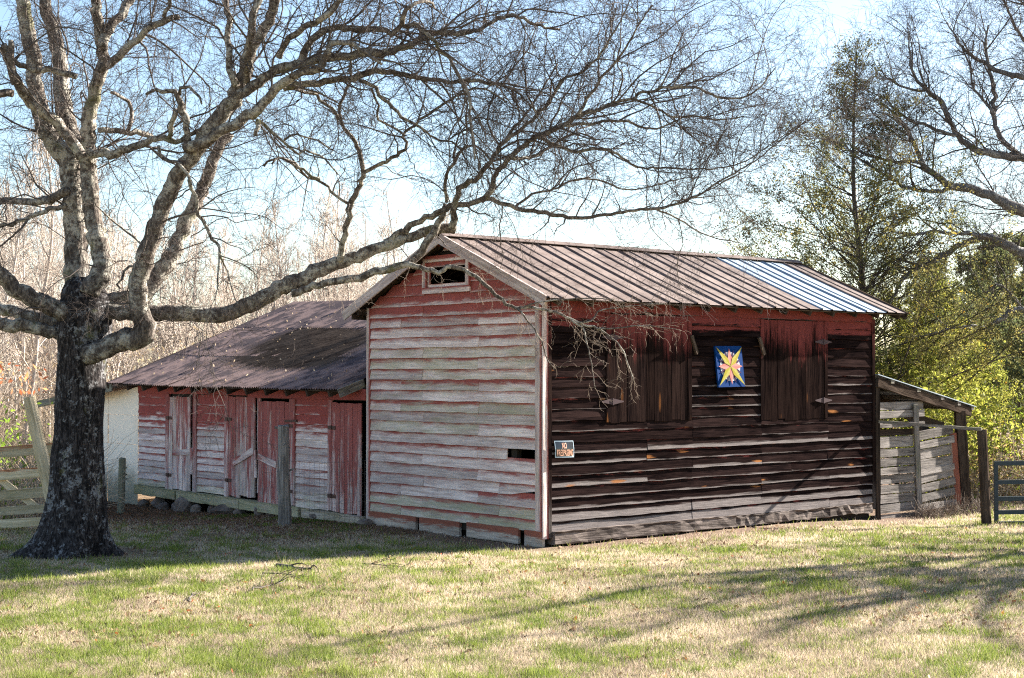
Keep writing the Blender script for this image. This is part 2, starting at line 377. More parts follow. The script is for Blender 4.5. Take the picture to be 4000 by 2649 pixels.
# ------------------------------------------------------------------ boards
def board_me(name, x0b, x0t, x1b, x1t, h, mat, th=.02, jit=.0065, bow=.012, lap=True, segs=None, bottom=None):
    """clapboard: local X along, Z up, front towards -Y; bottom edge thick, top edge thin"""
    L = max(x1b, x1t) - min(x0b, x0t); n = segs or max(2, int(L / .22))
    V = []; ph = random.uniform(0, 6); b1 = random.uniform(-bow, bow)
    for k in range(n + 1):
        u = k / n; xb = x0b + (x1b - x0b) * u; xt = x0t + (x1t - x0t) * u
        zb = random.uniform(-jit, jit) + (bottom(xb) if bottom else 0)
        o = -b1 * math.sin(u * math.pi) + .003 * math.sin(ph + u * 9)
        if lap: yb, ybb, yt, ytb = -.016 - th + o, -.016 + o, -.010, 0
        else: yb, ybb, yt, ytb = -th + o * .3, 0, -th + o * .3, 0
        V += [(xb, yb, zb), (xt, yt, h), (xt, ytb, h), (xb, ybb, zb)]
    Fc = [(0, 1, 2, 3), (4 * n + 3, 4 * n + 2, 4 * n + 1, 4 * n)]
    for k in range(n):
        q = 4 * k
        for e in range(4): Fc.append((q + e, q + 4 + e, q + 4 + (e + 1) % 4, q + (e + 1) % 4))
    return mesh(name, V, Fc, mat)
def props(o, paint=0., moss=0., lip=.2, coat=1.0):
    o['paint'] = float(paint); o['moss'] = float(moss); o['lip'] = float(lip); o['coat'] = float(coat); return o
def clap(parent, Fm, xl, xr, z, h, mat, paint, moss, xlt=None, xrt=None, bottom=None, lip=.25, off=0.0, name='clapboard', th=.02, tilt=0, coat=1):
    xlt = xl if xlt is None else xlt; xrt = xr if xrt is None else xrt
    me = board_me(name, 0, xlt - xl, xr - xl, xrt - xl, h, mat, th=th, bottom=bottom)
    M = Fm @ Matrix.Translation((xl, off, z)) @ Matrix.Rotation(tilt, 4, 'Y')
    return props(link(name, me, parent, M), paint, moss, lip, coat)
DOWN = Matrix(((0, 0, 1, 0), (0, 1, 0, 0), (-1, 0, 0, 0), (0, 0, 0, 1)))     # local X -> down, Z -> right
def plank(parent, Fm, x0, x1, ztop, zbot, mat, paint, moss, off=0., th=.025, name='plank', lip=.15, tilt=0.):
    me = board_me(name, 0, 0, ztop - zbot, ztop - zbot, x1 - x0, mat, th=th, jit=.002, bow=.004, lap=False)
    M = Fm @ Matrix.Translation((x0, off, ztop)) @ Matrix.Rotation(tilt, 4, 'Y') @ DOWN
    return props(link(name, me, parent, M), paint, moss, lip)
def flat(parent, Fm, x0, x1, z0, z1, mat, off=0., th=.025, name='trim_board', paint=.3, moss=.2, lip=.1, rot=0, coat=1):
    """a plain horizontal board lying flat on a wall; rot turns it about its left end"""
    me = board_me(name, 0, 0, x1 - x0, x1 - x0, z1 - z0, mat, th=th, jit=.002, bow=.003, lap=False)
    return props(link(name, me, parent, Fm @ Matrix.Translation((x0, off, z0)) @ Matrix.Rotation(-rot, 4, 'Y')), paint, moss, lip, coat)
def beam(name, parent, p0, p1, wd, ht, mat, jit=.006, segs=10, up=(0, 0, 1), paint=-2, moss=.4, rot=0.):
    """hewn timber from p0 to p1 (world), local X along it"""
    p0, p1 = Vector(p0), Vector(p1); d = p1 - p0; L = d.length; d.normalize()
    upv = Vector(up); y = upv.cross(d).normalized(); z = d.cross(y)
    M = Matrix(((d.x, y.x, z.x, p0.x), (d.y, y.y, z.y, p0.y), (d.z, y.z, z.z, p0.z), (0, 0, 0, 1)))
    V = []
    ring = [(-.5, -.42), (-.42, -.5), (.42, -.5), (.5, -.42), (.5, .42), (0.58, .62), (-0.58, .62), (-.5, .42)]
    for k in range(segs + 1):
        j = [random.uniform(-jit, jit) for _ in range(16)]
        V += [(L * k / segs, a_ * wd + j[i], b_ * ht + j[i + 8]) for i, (a_, b_) in enumerate(ring)]
    Fc = [tuple(range(8))[::-1], tuple(range(8 * segs, 8 * segs + 8))]
    Fc += [(8 * k + i, 8 * k + (i + 1) % 8, 8 * k + 8 + (i + 1) % 8, 8 * k + 8 + i) for k in range(segs) for i in range(8)]
    return props(link(name, mesh(name, V, Fc, mat), parent, M), paint, moss, .2)
def W(x, y, z): return tuple(FS @ Vector((x, y, z)))
def slab(name, parent, pts, th, mat):
    """flat plate with top corners pts (frame FS), thickness th below"""
    P = [Vector(p) for p in pts]; n = (P[1] - P[0]).cross(P[3] - P[0]).normalized()
    if n.z < 0: n = -n
    V = [FS @ p for p in P] + [FS @ (p - n * th) for p in P]
    Fc = [(0, 1, 2, 3), (7, 6, 5, 4)] + [(i, i + 4, (i + 1) % 4 + 4, (i + 1) % 4) for i in range(4)]
    return props(link(name, mesh(name, V, Fc, mat), parent))

# ------------------------------------------------------------------ barn
LB, WB, RIDGE = 7.74, 4.25, 2.12
barn = thing('barn', 'two-tone clapboard barn with pale gable end, dark side wall and rusty metal roof', 'barn', (C0[0], C0[1], -.1))
ZR, ZE, SL = 4.44, 3.40, .43
def zroof(w): return ZR - SL * abs(w - RIDGE)
def wall_back(name, parent, pts, th, hole=None):
    return slab(name, parent, pts, th, INSIDE)
# gable wall: dark backing frame with real gaps, then the boards
m = MB()
for y0, y1, z0, z1 in ((.9, 1.6, 0, 3.4), (2.72, 4.2, 0, 3.4), (1.6, 2.72, 0, 3.58), (.02, .9, 1.3, 3.4), (.9, 4.2, 3.40, 3.56), (1.1, 1.6, 3.56, 3.9), (2.72, 3.2, 3.56, 3.9), (1.6, 2.72, 4.14, 4.22)):
    m.box((.012, y0, z0), (.05, y1, z1))
m.box((.03, .62, 0), (.12, .74, 1.3))
me_ = m.me('gable_wall', INSIDE); gw = link('gable_wall', me_, barn, FS)
z = .113; row = 0; EXP = .165
studs = [2.78, 1.42, 3.35, .85, 2.1]
while z < 4.32:
    zc = z + .09
    hw = (ZR - .06 - zc) / SL; hwt = (ZR - .06 - (z + .19)) / SL
    wl, wr = min(WB - .06, RIDGE + hw), max(.12, RIDGE - hw)
    wlt, wrt = min(WB - .06, RIDGE + max(hwt, .05)), max(.12, RIDGE - max(hwt, .05))
    cuts = [wl]; k = row % 2
    if wl - wr > 2.5: cuts += [2.78 + random.uniform(-.02, .02)] if k else [1.42 + random.uniform(-.02, .02)]
    if wl - wr > 3 and random.random() < .35: cuts += [3.35 if not k else .95]
    cuts.append(wr); cuts = sorted(cuts, reverse=True)
    if abs(z - 1.103) < .07: cuts[-1] = wrt = .775
    win = z + .17 > 3.6 and z + .03 < 4.16
    if win: cuts = [c for c in cuts if not 1.55 < c < 2.8]; cuts = sorted(cuts + [2.74, 1.61], reverse=True)
    for q in range(len(cuts) - 1):
        A, B = cuts[q], cuts[q + 1]
        if win and A < 2.75 and B > 1.6: continue
        xl, xr = -A + .0015, -B - .0015
        first, last = q == 0, q == len(cuts) - 2
        pt = .98 if z > 3.55 else (.80 if z > 3.2 else (.55 if z > 3.0 else random.uniform(.26, .48)))
        ms = random.uniform(0, .25)
        if z < .3: ms = .65
        elif 1.3 < z < 2.6: ms = random.choice((.15, .35, .6, .5, .3))
        elif z > 2.9: ms = .0
        bt = None
        if last and abs(z - .608) < .08: bt = lambda xx, L=xr - xl: .07 * max(0, (xx - (L - .42)) / .42) ** .6 if xx > L - .42 else 0
        clap(gw, FG, xl, xr, z, EXP + .035, W_PALE, pt, ms, -wlt + .0015 if first else None, -wrt - .0015 if last else None, bt, tilt=random.uniform(-.003, .003), th=random.uniform(.022, .03), off=random.uniform(-.004, .003))
    z += EXP + random.uniform(-.006, .006); row += 1
# side wall
m = MB()
for x0, x1, z0, z1 in ((.02, LB - .02, .0, 1.58), (.02, 1.19, 1.58, 3.3), (3.03, 4.68, 1.58, 3.3), (6.42, LB - .02, 1.58, 3.3), (1.19, 6.42, 3.2, 3.4)):
    m.box((x0, .012, z0), (x1, .05, z1))
sw = link('side_wall', m.me('side_wall', INSIDE), barn, FS)
z = .1; row = 0; EXS = .157
js = [1.9, 2.05, 3.05, 3.06, 4.70, 5.45, 6.45, .85]
while z < 3.2:
    hat = z + .07 > 1.62
    spans = [(.1, 1.19), (3.035, 4.68), (6.42, LB - .05)] if hat else [(.1, LB - .05)]
    for s0, s1 in spans:
        cuts = [s0]
        if s1 - s0 > 3:
            pool = sorted(random.sample(js, 4))
            for c in pool:
                if c - cuts[-1] > .8 and s1 - c > .8: cuts.append(c + random.uniform(-.02, .02))
        cuts.append(s1)
        for A, B in zip(cuts[:-1], cuts[1:]):
            pt = random.uniform(.72, .95) if z > 3.03 else (random.uniform(.35, .72) if z > 2.87 else random.uniform(-.05, .20))
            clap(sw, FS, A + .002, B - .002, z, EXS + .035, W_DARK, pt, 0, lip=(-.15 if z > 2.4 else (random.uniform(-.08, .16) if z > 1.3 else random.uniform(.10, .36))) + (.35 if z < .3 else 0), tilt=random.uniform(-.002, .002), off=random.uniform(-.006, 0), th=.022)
    z += EXS + random.uniform(-.005, .005); row += 1
flat(sw, FS, .1, 3.2, 3.245, 3.40, W_DARK, -.02, .025, 'frieze_board', .98); flat(sw, FS, 3.205, LB - .04, 3.245, 3.41, W_DARK, -.022, .025, 'frieze_board', .98)
# far walls, floor and corner boards
m = MB(); m.box((LB - .05, 0, 0), (LB, WB, 3.5)); m.prism([(0, 3.5), (WB, 3.5), (RIDGE, ZR - .06)], 0, .05)
n0 = len(m.v) - 6; m.v[n0:] = [(LB - .05 + y, x, zz) for x, y, zz in m.v[n0:]]
far = link('end_wall', m.me('end_wall', INSIDE), barn, FS)
m = MB(); m.box((0.01, WB - .05, 0), (LB, WB, 3.42)); link('rear_wall', m.me('rear_wall', W_OLD), barn, FS)
m = MB(); m.box((0.06, .06, .06), (LB - .06, WB - .06, .1)); link('floor', m.me('floor', INSIDE), barn, FS)
plank(barn, FG, -.135, -.008, 3.40, .02, W_PALE, .25, .2, -.012, .04, 'corner_board')
plank(barn, FS, -.052, .045, 3.40, .02, W_PALE, .30, .1, -.012, .03, 'corner_board'); plank(barn, FS, .047, .105, 3.40, .03, W_HATCH, .25, .1, -.012, .036, 'corner_board')
plank(barn, FG, -WB - .03, -WB + .07, 3.42, -.02, W_PALE, .35, .2, -.005, .04, 'corner_board')
plank(barn, FS, LB - .055, LB + .02, 3.30, .0, W_HATCH, .25, 0, -.012, .04, 'corner_board')
# sill timbers
def P(x, y, z_): return W(x, y, z_)
beam('sill_beam', barn, P(.12, -.02, .015), P(4.0, -.02, .01), .16, .165, W_RSILL, .008, 24, moss=.1)
beam('sill_beam', barn, P(4.0, .0, .0), P(LB - .1, .0, .01), .15, .15, W_RSILL, .014, 30, moss=.1)
for x0, x1, zz in ((4.2, 2.93, .0), (2.84, 1.85, .0), (1.67, .50, .01), (.36, -.02, .0)):
    beam('sill_board', barn, P(-.03, x0, zz), P(-.03, x1, zz), .05, .20, W_SILL, .003, 8, paint=.44, moss=.2)
m = MB(); m.box((.08, .08, -.3), (LB, WB, .02)); link('crawl_space_shade', m.me('crawl_space_shade', INSIDE), barn, FS)  # dark block below the floor stands for the shade there
# gable window
gwin = link('window', None, barn)
for x0, x1, z0, z1, off in ((-2.76, -1.595, 3.585, 3.68, -.035), (-2.745, -1.605, 4.07, 4.165, -.034)):
    flat(gwin, FG, x0, x1, z0, z1, W_PALE, off, .03, 'frame', .30 if z0 < 4 else .55, 0)
for x0, x1 in ((-2.76, -2.66), (-1.69, -1.595)):
    plank(gwin, FG, x0, x1, 4.069, 3.681, W_PALE, .35, 0, -.035, .03, 'frame')
for x0, x1, z0, z1 in ((-2.659, -1.691, 3.682, 3.73), (-2.659, -1.691, 3.99, 4.068)): flat(gwin, FG, x0, x1, z0, z1, W_PALE, -.012, .02, 'sash_rail', .75 if z0 > 3.9 else .2, 0)
for x0, x1 in ((-2.659, -2.60), (-1.74, -1.691)): plank(gwin, FG, x0, x1, 3.989, 3.731, W_PALE, .3, 0, -.012, .02, 'sash_stile')

# hatch doors in the side wall
def hatch(x0, x1, z0, z1, n, hinge_x, label):
    h = tag(link('hatch_door', None, barn), label)
    e = np.linspace(x0 + .085, x1 - .085, n + 1); e[1:-1] += np.random.default_rng(n).uniform(-.02, .02, n - 1)
    for k in range(n):
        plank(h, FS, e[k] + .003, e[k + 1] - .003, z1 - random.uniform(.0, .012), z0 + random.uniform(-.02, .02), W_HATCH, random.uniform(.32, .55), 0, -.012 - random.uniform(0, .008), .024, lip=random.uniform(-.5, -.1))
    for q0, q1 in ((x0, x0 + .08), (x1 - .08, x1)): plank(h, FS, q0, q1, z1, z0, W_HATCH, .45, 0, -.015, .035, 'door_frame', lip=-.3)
    for hz in (z0 + .30, z1 - .35):
        m = MB()
        for sgn in (-1, 1): m.prism([(sgn * .008, .045), (sgn * .225, .008), (sgn * .225, -.008), (sgn * .008, -.045)][::sgn], -.058, -.05)
        m.box((-.009, -.068, -.05), (.009, -.05, .05))
        link('hinge', m.me('hinge', M_HINGE), h, FS @ Matrix.Translation((hinge_x, 0, hz)))
    lx = x1 + .02 if hinge_x < (x0 + x1) / 2 else x0 - .02
    beam('latch', h, P(lx - .06, -.075, z1 - .30), P(lx + .07, -.07, z1 - .58), .04, .045, W_OLD, .004, 4)
    m = MB(); m.box((x0, .012, z0), (x1, .03, z1)); link('backing', m.me('backing', INSIDE), h, FS)
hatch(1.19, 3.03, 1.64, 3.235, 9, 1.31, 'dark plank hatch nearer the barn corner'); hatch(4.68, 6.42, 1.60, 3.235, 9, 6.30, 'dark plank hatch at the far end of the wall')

# roof
roof = slab('roof', barn, [(-.2, RIDGE, ZR - .022), (8.36, RIDGE, ZR - .022), (8.36, -.26, ZE - .002), (-.2, -.26, ZE - .002)], .02, W_OLD)
slab('roof_deck', roof, [(-.2, RIDGE + .005, ZR - .024), (8.36, RIDGE + .005, ZR - .024), (8.36, 4.62, ZR - SL * 2.5 - .024), (-.2, 4.62, ZR - SL * 2.5 - .024)], .02, W_OLD)
def ribbed(x0, wdt, ytop, ztop, ybot, zbot, mat, rows=5, lift=.012):
    xs_ = [0, .012, .03, .048, .06, wdt / 2 - .024, wdt / 2 - .010, wdt / 2 + .010, wdt / 2 + .024, wdt - .012, wdt - .004]
    hs_ = [0, 0, .022, .022, 0, 0, .014, .014, 0, 0, .006]
    dy, dz = ybot - ytop, zbot - ztop; L = math.hypot(dy, dz); n = Vector((0, -dz / L, dy / L)); n = n if n.z > 0 else -n
    j = [random.uniform(-.004, .004) for _ in xs_]; e = random.uniform(-.03, .03); V = []
    for r in range(rows + 1):
        u = r / rows; sag = -.012 * math.sin(u * math.pi)
        for x_, h_, jj in zip(xs_, hs_, j):
            k = u * (1 + (e / L if r == rows else 0))
            V.append((x0 + x_ + jj * .5, ytop + dy * k + n.y * (h_ + lift + jj), ztop + dz * k + n.z * (h_ + lift + jj) + sag))
    c = len(xs_); Fc = [(r * c + i, r * c + i + 1, (r + 1) * c + i + 1, (r + 1) * c + i) for r in range(rows) for i in range(c - 1)]
    return V, Fc
x = -.24; k = 0
while x < 8.3:
    mt = M_GALV if 6.2 < x + .3 < 7.9 else M_RUST
    V, Fc = ribbed(x, .615, RIDGE + .02, ZR + .01, -.31, ZE, mt); tag(link('roof_panel', mesh('roof_panel', V, Fc, mt), roof, FS), 'blue grey galvanised roof panel' if mt == M_GALV else None)
    V, Fc = ribbed(x, .615, RIDGE - .02, ZR + .01, 4.70, ZR - SL * 2.58, M_RUST); link('roof_panel', mesh('roof_panel', V, Fc, M_RUST), roof, FS)
    x += .615; k += 1
m = MB(); m.prism([(-.14, -.055), (0, .008), (.14, -.055), (.14, -.062), (0, 0), (-.14, -.062)], -.25, 8.38)
m.v = [(y, RIDGE + x_, ZR + .052 + z_) for x_, y, z_ in m.v]; link('ridge_cap', m.me('ridge_cap', M_RUST), roof, FS)
for k in range(14):
    xr = .10 + k * .625; xr = min(xr, 8.30)
    beam('rafter', roof, P(xr, -.24, ZE - .045), P(xr, RIDGE, ZR - .075), .05, .10, W_OLD, .003, 4)
    beam('rafter', roof, P(xr, 4.55, ZR - SL * 2.43 - .075), P(xr, RIDGE, ZR - .076), .05, .10, W_OLD, .003, 4)
for (ya, za), (yb, zb), mt, pt in (((-.28, ZE - .04), (RIDGE - .01, ZR - .05), W_PALE, -.4), ((RIDGE + .01, ZR - .05), (4.66, ZR - SL * 2.54 - .06), W_PALE, -.4)):
    p0, p1 = P(-.235, ya, za), P(-.235, yb, zb); beam('rake_board', roof, p0, p1, .028, .135, mt, .003, 8, paint=pt, moss=.2)
beam('rake_board', roof, P(8.38, -.28, ZE - .04), P(8.38, RIDGE, ZR - .05), .03, .12, W_OLD, .003, 8)
for yb in (4.45, 4.3): beam('purlin', roof, P(-.2, yb, zroof(yb) - .16), P(.6, yb, zroof(yb) - .16), .06, .09, W_OLD, .003, 3)
#@@SHED

# ------------------------------------------------------------------ low red shed along the back of the barn
shed = thing('shed', 'low red shed with plank doors and a dark sagging roof, joined to the barn', 'shed', tuple(W(0, 8.3, -.3)))
m = MB()
for y0, y1 in ((12.36, 10.99), (10.05, 8.70), (6.62, 5.27)): m.box((.012, y1, .0), (.05, y0, 1.95))
m.box((.012, 4.3, 1.9), (.05, 12.36, 2.14)); m.box((1.6, 4.3, -.2), (1.65, 12.3, 2.62)); m.box((.05, 4.3, .02), (1.6, 12.36, .06)); m.box((.05, 12.32, 0), (7.9, 12.36, 2.1))
fw = link('front_wall', m.me('front_wall', INSIDE), shed, FS)
for s0, s1, zt in ((12.335, 11.13, 1.93), (9.90, 8.83, 1.90), (6.42, 5.39, 1.86)):
    z = .10 - (.05 if s0 < 7 else 0); r_ = 0
    while z < zt:
        red = z > 1.42
        ex = .16 if red else .132
        pt = .97 if red else (.62 if z > 1.25 else random.uniform(.16, .46))
        clap(fw, FG, -s0, -s1, z, ex + .03, W_SHED, pt, random.uniform(.4, .7) if z < .2 else random.uniform(0, .25), tilt=random.uniform(-.004, .004), lip=.2)
        z += ex + random.uniform(-.005, .005)
flat(fw, FG, -12.335, -8.0, 1.955, 2.14, W_SHED, -.02, .025, 'header_board', 1.6); flat(fw, FG, -7.99, -4.3, 1.915, 2.10, W_SHED, -.021, .025, 'header_board', 1.6)
for q0, q1, zt in ((11.13, 10.995, 1.95), (10.03, 9.90, 1.95), (8.83, 8.69, 1.95), (6.585, 6.42, 1.91), (5.39, 5.27, 1.91)):
    plank(fw, FG, -q0, -q1, zt, .06, W_DOOR, .62, .2, -.02, .035, 'door_post')
plank(fw, FG, -7.735, -7.63, 1.95, .2, W_DOOR, .5, 0, .02, .03, 'door_post')
def door(y0, y1, z0, z1, n, label, braces=(), hinge=None, paint=.5, moss=.3, tilt=0):
    d = tag(link('door', None, shed), label)
    e = np.linspace(-y0, -y1, n + 1); e[1:-1] += np.random.default_rng(int(y0 * 10)).uniform(-.02, .02, n - 1)
    for k in range(n):
        plank(d, FG, e[k] + .003, e[k + 1] - .003, z1 + random.uniform(-.012, .006), z0 + random.uniform(-.03, .03), W_DOOR, paint + random.uniform(-.12, .12), moss, -.02 - random.uniform(0, .012), .024, tilt=tilt)
    for (ya, za), (yb, zb), wd in braces: beam('brace', d, P(-.06, ya, za), P(-.06, yb, zb), .025, wd, W_DOOR, .003, 5, paint=.5, moss=.1)
    if hinge is not None:
        for hz in (z0 + .28, z1 - .42):
            m = MB(); m.box((-.11, -.062, -.03), (.12, -.052, .03)); m.box((-.02, -.075, -.035), (.01, -.05, .035))
            link('hinge', m.me('hinge', M_IRON), d, FG @ Matrix.Translation((-hinge, 0, hz)))
door(10.985, 10.13, .08, 1.90, 6, 'narrow paint-flaked plank door nearest the white sheet', (((10.80, .80), (10.10, .84), .095), ((10.07, .93), (10.065, .42), .07)), 10.99, .56, .35, tilt=.006)
door(8.685, 7.75, 0.10, 1.93, 7, 'left leaf of the double plank door', (((8.49, .70), (7.76, .96), .11), ((7.73, .97), (7.70, .48), .06)), 8.69, .62, .35)
door(7.625, 6.595, .02, 1.86, 7, 'right leaf of the double plank door hanging lower', (((7.62, .86), (7.0, .735), .10),), 6.59, .70, .3)
door(5.265, 4.42, .02, 1.865, 7, 'reddish plank door beside the barn corner', (), 5.27, .76, .1)
beam('bolt', shed, P(-.06, 6.72, 1.52), P(-.06, 6.35, 1.53), .02, .035, M_IRON, .002, 3)
for q0, q1, z0 in ((12.33, 10.62, -.005), (10.55, 8.2, -.015), (8.18, 6.2, -.04), (6.1, 4.34, -.06)):
    beam('sill_beam', shed, P(-.05, q0, z0), P(-.05, q1, z0 - .02), .14, .165, W_SILL, .006, 12, moss=.75 if q0 > 8 else .5)
beam('lower_sill', shed, P(-.02, 6.9, -.20), P(-.02, 4.34, -.20), .12, .12, W_GREY, .008, 12, moss=.6)
m = MB(); m.box((.35, 4.3, -.6), (.4, 12.3, .02)); link('crawl_space_shade', m.me('crawl_space_shade', INSIDE), shed, FS)  # dark sheet behind the sill stands for the shade beneath the shed
# white sheet on the shed's end and the little annex roof
for q0, q1, zt0, zt1, zb in ((13.70, 12.35, 1.965, 2.08, -.36), (15.7, 13.73, 1.80, 1.965, -.38)):
    n = 8
    for za, zb_ in ((zb, .895), (.90, 1.495), (1.50, None)):
        V = []
        for k in range(n + 1):
            u = k / n; y_ = q0 + (q1 - q0) * u; o = -.03 + .005 * math.sin(k * 1.9 + za * 3) + (.006 if za > .8 else 0) + (.006 if za > 1.2 else 0)
            V += [(o, y_, za + (random.uniform(-.012, .012) if za == zb else 0)), (o - .004, y_, zb_ if zb_ else zt0 + (zt1 - zt0) * u)]
        link('metal_sheet', mesh('metal_sheet', V, [(2 * k, 2 * k + 2, 2 * k + 3, 2 * k + 1) for k in range(n)], M_WHITE), shed, FS)
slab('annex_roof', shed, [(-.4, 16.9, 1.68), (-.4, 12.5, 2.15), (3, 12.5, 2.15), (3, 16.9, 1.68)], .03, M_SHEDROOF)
beam('fascia_board', shed, P(-.41, 17.0, 1.60), P(-.41, 12.75, 2.06), .03, .13, W_GREY, .003, 8, moss=.6)
# roof
def zs(x_, y_):
    u = (x_ + .45) / 4.45; el = 2.095 + (y_ - 4.3) * .0072 - .02 * math.sin((y_ - 4.3) / 8.5 * math.pi); rd = 3.72 + (y_ - 4.3) * .025
    return el + (rd - el) * u - .05 * math.sin(max(0, min(1, u)) * math.pi) * math.sin((y_ - 4.3) / 8.6 * math.pi)
sr = slab('roof', shed, [(-.4, 4.5, zs(-.4, 4.5) - .04), (-.4, 12.8, zs(-.4, 12.8) - .04), (3.95, 12.8, zs(3.95, 12.8) - .05), (3.95, 4.3, zs(3.95, 4.3) - .05)], .02, W_OLD)
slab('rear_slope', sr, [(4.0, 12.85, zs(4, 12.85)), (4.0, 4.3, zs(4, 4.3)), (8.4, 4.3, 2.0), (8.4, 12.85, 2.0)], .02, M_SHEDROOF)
rowsx = [(-.46, 1.15), (1.05, 2.65), (2.55, 4.03)]
for ri, (xa, xb) in enumerate(rowsx):
    y_ = 12.87
    while y_ > 4.5:
        y2 = max(y_ - .66, 4.30 if ri else 4.47); n = max(8, int((y_ - y2) / .019)); V = []; e = random.uniform(-.03, .03); lift = .006 * (ri + 1) + random.uniform(0, .004); curl = random.choice((0, 0, 0, .02))
        for r_ in range(4):
            xx = xa + (xb - xa) * r_ / 3 + (e if r_ == 0 else 0)
            for k in range(n + 1):
                yy = y_ + (y2 - .02 - y_) * k / n
                V.append((xx, yy, zs(xx, yy) + lift + 0.014 * math.sin(yy * 2 * math.pi / .076) + (curl * (k / n) ** 3 if r_ == 0 else 0) + random.uniform(-.001, .001)))
        c = n + 1; Fc = [(r_ * c + k, r_ * c + k + 1, (r_ + 1) * c + k + 1, (r_ + 1) * c + k) for r_ in range(3) for k in range(n)]
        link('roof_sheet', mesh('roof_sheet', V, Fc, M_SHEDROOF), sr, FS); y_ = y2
for k in range(12):
    y_ = 12.1 - k * .66
    beam('rafter', sr, P(-.40, y_, zs(-.40, y_) - .10), P(.3, y_, zs(.3, y_) - .10), .05, .10, W_OLD, .003, 3)
beam('rake_board', sr, P(-.46, 4.45, zs(-.46, 4.4) - .07), P(.0, 4.40, zs(0, 4.4) - .07), .03, .13, W_GREY, .003, 4, moss=.4)
beam('rake_board', sr, P(-.46, 12.88, zs(-.46, 12.88) - .05), P(4.0, 12.88, zs(4, 12.88) - .05), .03, .11, W_OLD, .003, 8)

# stones under the shed
def stone_me(r, sq):
    import bmesh
    bm = bmesh.new(); bmesh.ops.create_icosphere(bm, subdivisions=2, radius=r)
    ph = [random.uniform(0, 6) for _ in range(6)]
    for v in bm.verts:
        n = v.co.normalized(); d = 1 + .16 * math.sin(3 * n.x + ph[0]) + .13 * math.sin(4 * n.y + ph[1]) + .10 * math.sin(5 * n.z + ph[2]) + random.uniform(-.04, .04)
        v.co = Vector((n.x * d * r, n.y * d * r, n.z * d * r * sq))
    me = bpy.data.meshes.new('fieldstone'); bm.to_mesh(me); bm.free(); me.materials.append(M_STONE); return me
words = ['first', 'second', 'third', 'fourth', 'fifth', 'sixth', 'seventh', 'eighth', 'ninth', 'tenth', 'eleventh', 'twelfth', 'thirteenth', 'fourteenth']
for k, (w_, r_, q_, dx) in enumerate(((12.05, .13, .7, -.05), (11.55, .22, .75, .12), (11.05, .12, .8, -.15), (10.75, .14, .8, 0), (10.25, .24, .8, -.05), (9.78, .13, .8, -.12), (9.35, .15, .7, .05), (8.75, .20, .65, -.08), (8.3, .16, .6, .0), (7.6, .13, 1.0, -.02), (7.25, .18, .7, .1), (5.75, .16, .6, -.02), (4.75, .15, .5, .1), (4.1, .12, .6, -.2))):
    q = W(dx, w_, 0); o = link('fieldstone', stone_me(r_, q_), None, Matrix.Translation((q[0], q[1], float(gz(q[0], q[1])) + r_ * q_ * .55)) @ Matrix.Rotation(k * 1.3, 4, 'Z'))
    tag(o, f'{"large mossy" if r_ > .19 else "small brown"} fieldstone under the shed sill, {words[k]} from the white sheet', 'stone', 'fieldstones under the shed sill')

# ------------------------------------------------------------------ grey lean-to at the far end
lean = thing('lean_to', 'open lean-to of gappy silver grey planks at the far end of the barn', 'lean-to', W(9.3, 0, -.25))
rowsL = [1.85, 1.69, 1.55, 1.49, 1.385, None, 1.235, 1.017, .854, .69, .55, .387, .214, .042, -.13, -.26]
zp = None; lw = link('plank_wall', None, lean)
for z_ in rowsL:
    if z_ is not None and zp is not None:
        if zp - z_ > .08: flat(lw, FS, 7.80, 8.97 + random.uniform(-.03, .02) + (.3 if z_ > 1.3 else 0), z_ + random.uniform(.006, .025), zp - .004, W_GREY, random.uniform(-.02, .01), .03, 'plank', -2, .1, rot=random.uniform(-.012, .012))
    zp = z_
flat(lw, FS, 7.8, 9.3, 1.25, 1.36, W_OLD, .05, .03, 'plank', -2, 0)  # dark strip set in the plank gap, standing for its shade
rowsR = [1.40, 1.21, 1.06, .88, .70, .58, .42, .25, .08, -.05, -.2]
for za, zb in zip(rowsR[:-1], rowsR[1:]):
    flat(lw, FS, 9.0, 10.27 + random.uniform(-.12, .02), zb - .10 + random.uniform(.0, .03), za - .105, W_GREY, random.uniform(-.03, .02), .03, 'plank', -2, .1, rot=random.uniform(.05, .10) * (1 if za > .2 else .4))
beam('pole', lean, P(9.06, -.07, -.25), P(8.93, -.07, 1.80), .075, .08, W_GREY, .006, 10, up=(1, 0, 0))
beam('post', lean, P(10.62, -.02, -.4), P(10.42, -.02, 1.66), .16, .16, W_OLD, .010, 10, up=(1, 0, 0)); beam('post', lean, P(10.38, -.0, -.1), P(10.22, -.0, 1.25), .06, .11, W_SILL, .006, 8, up=(1, 0, 0), paint=.8, moss=0)
beam('post', lean, P(10.5, 3.6, -.4), P(10.5, 3.6, 1.7), .17, .17, W_OLD, .01, 8, up=(1, 0, 0)); beam('post', lean, P(7.83, -.04, -.3), P(7.83, -.04, 2.2), .07, .07, W_OLD, .006, 8, up=(1, 0, 0))
lr = slab('roof', lean, [(7.76, -.12, 2.345), (10.85, -.12, 1.735), (10.85, 4.0, 1.735), (7.76, 4.0, 2.345)], .015, M_GALV)
for yy in (-.07, 1.2, 2.6, 3.8): beam('rafter', lr, P(7.78, yy, 2.19), P(10.72, yy, 1.62), .06, .15, W_OLD, .006, 8)
for tt_ in (8.2, 9.0, 9.75, 10.3, 10.75):
    beam('purlin', lr, P(tt_, -.11, 2.345 - (tt_ - 7.76) * .1974 - .05), P(tt_, 4.0, 2.345 - (tt_ - 7.76) * .1974 - .05), .10, .06, W_GREY, .004, 4)
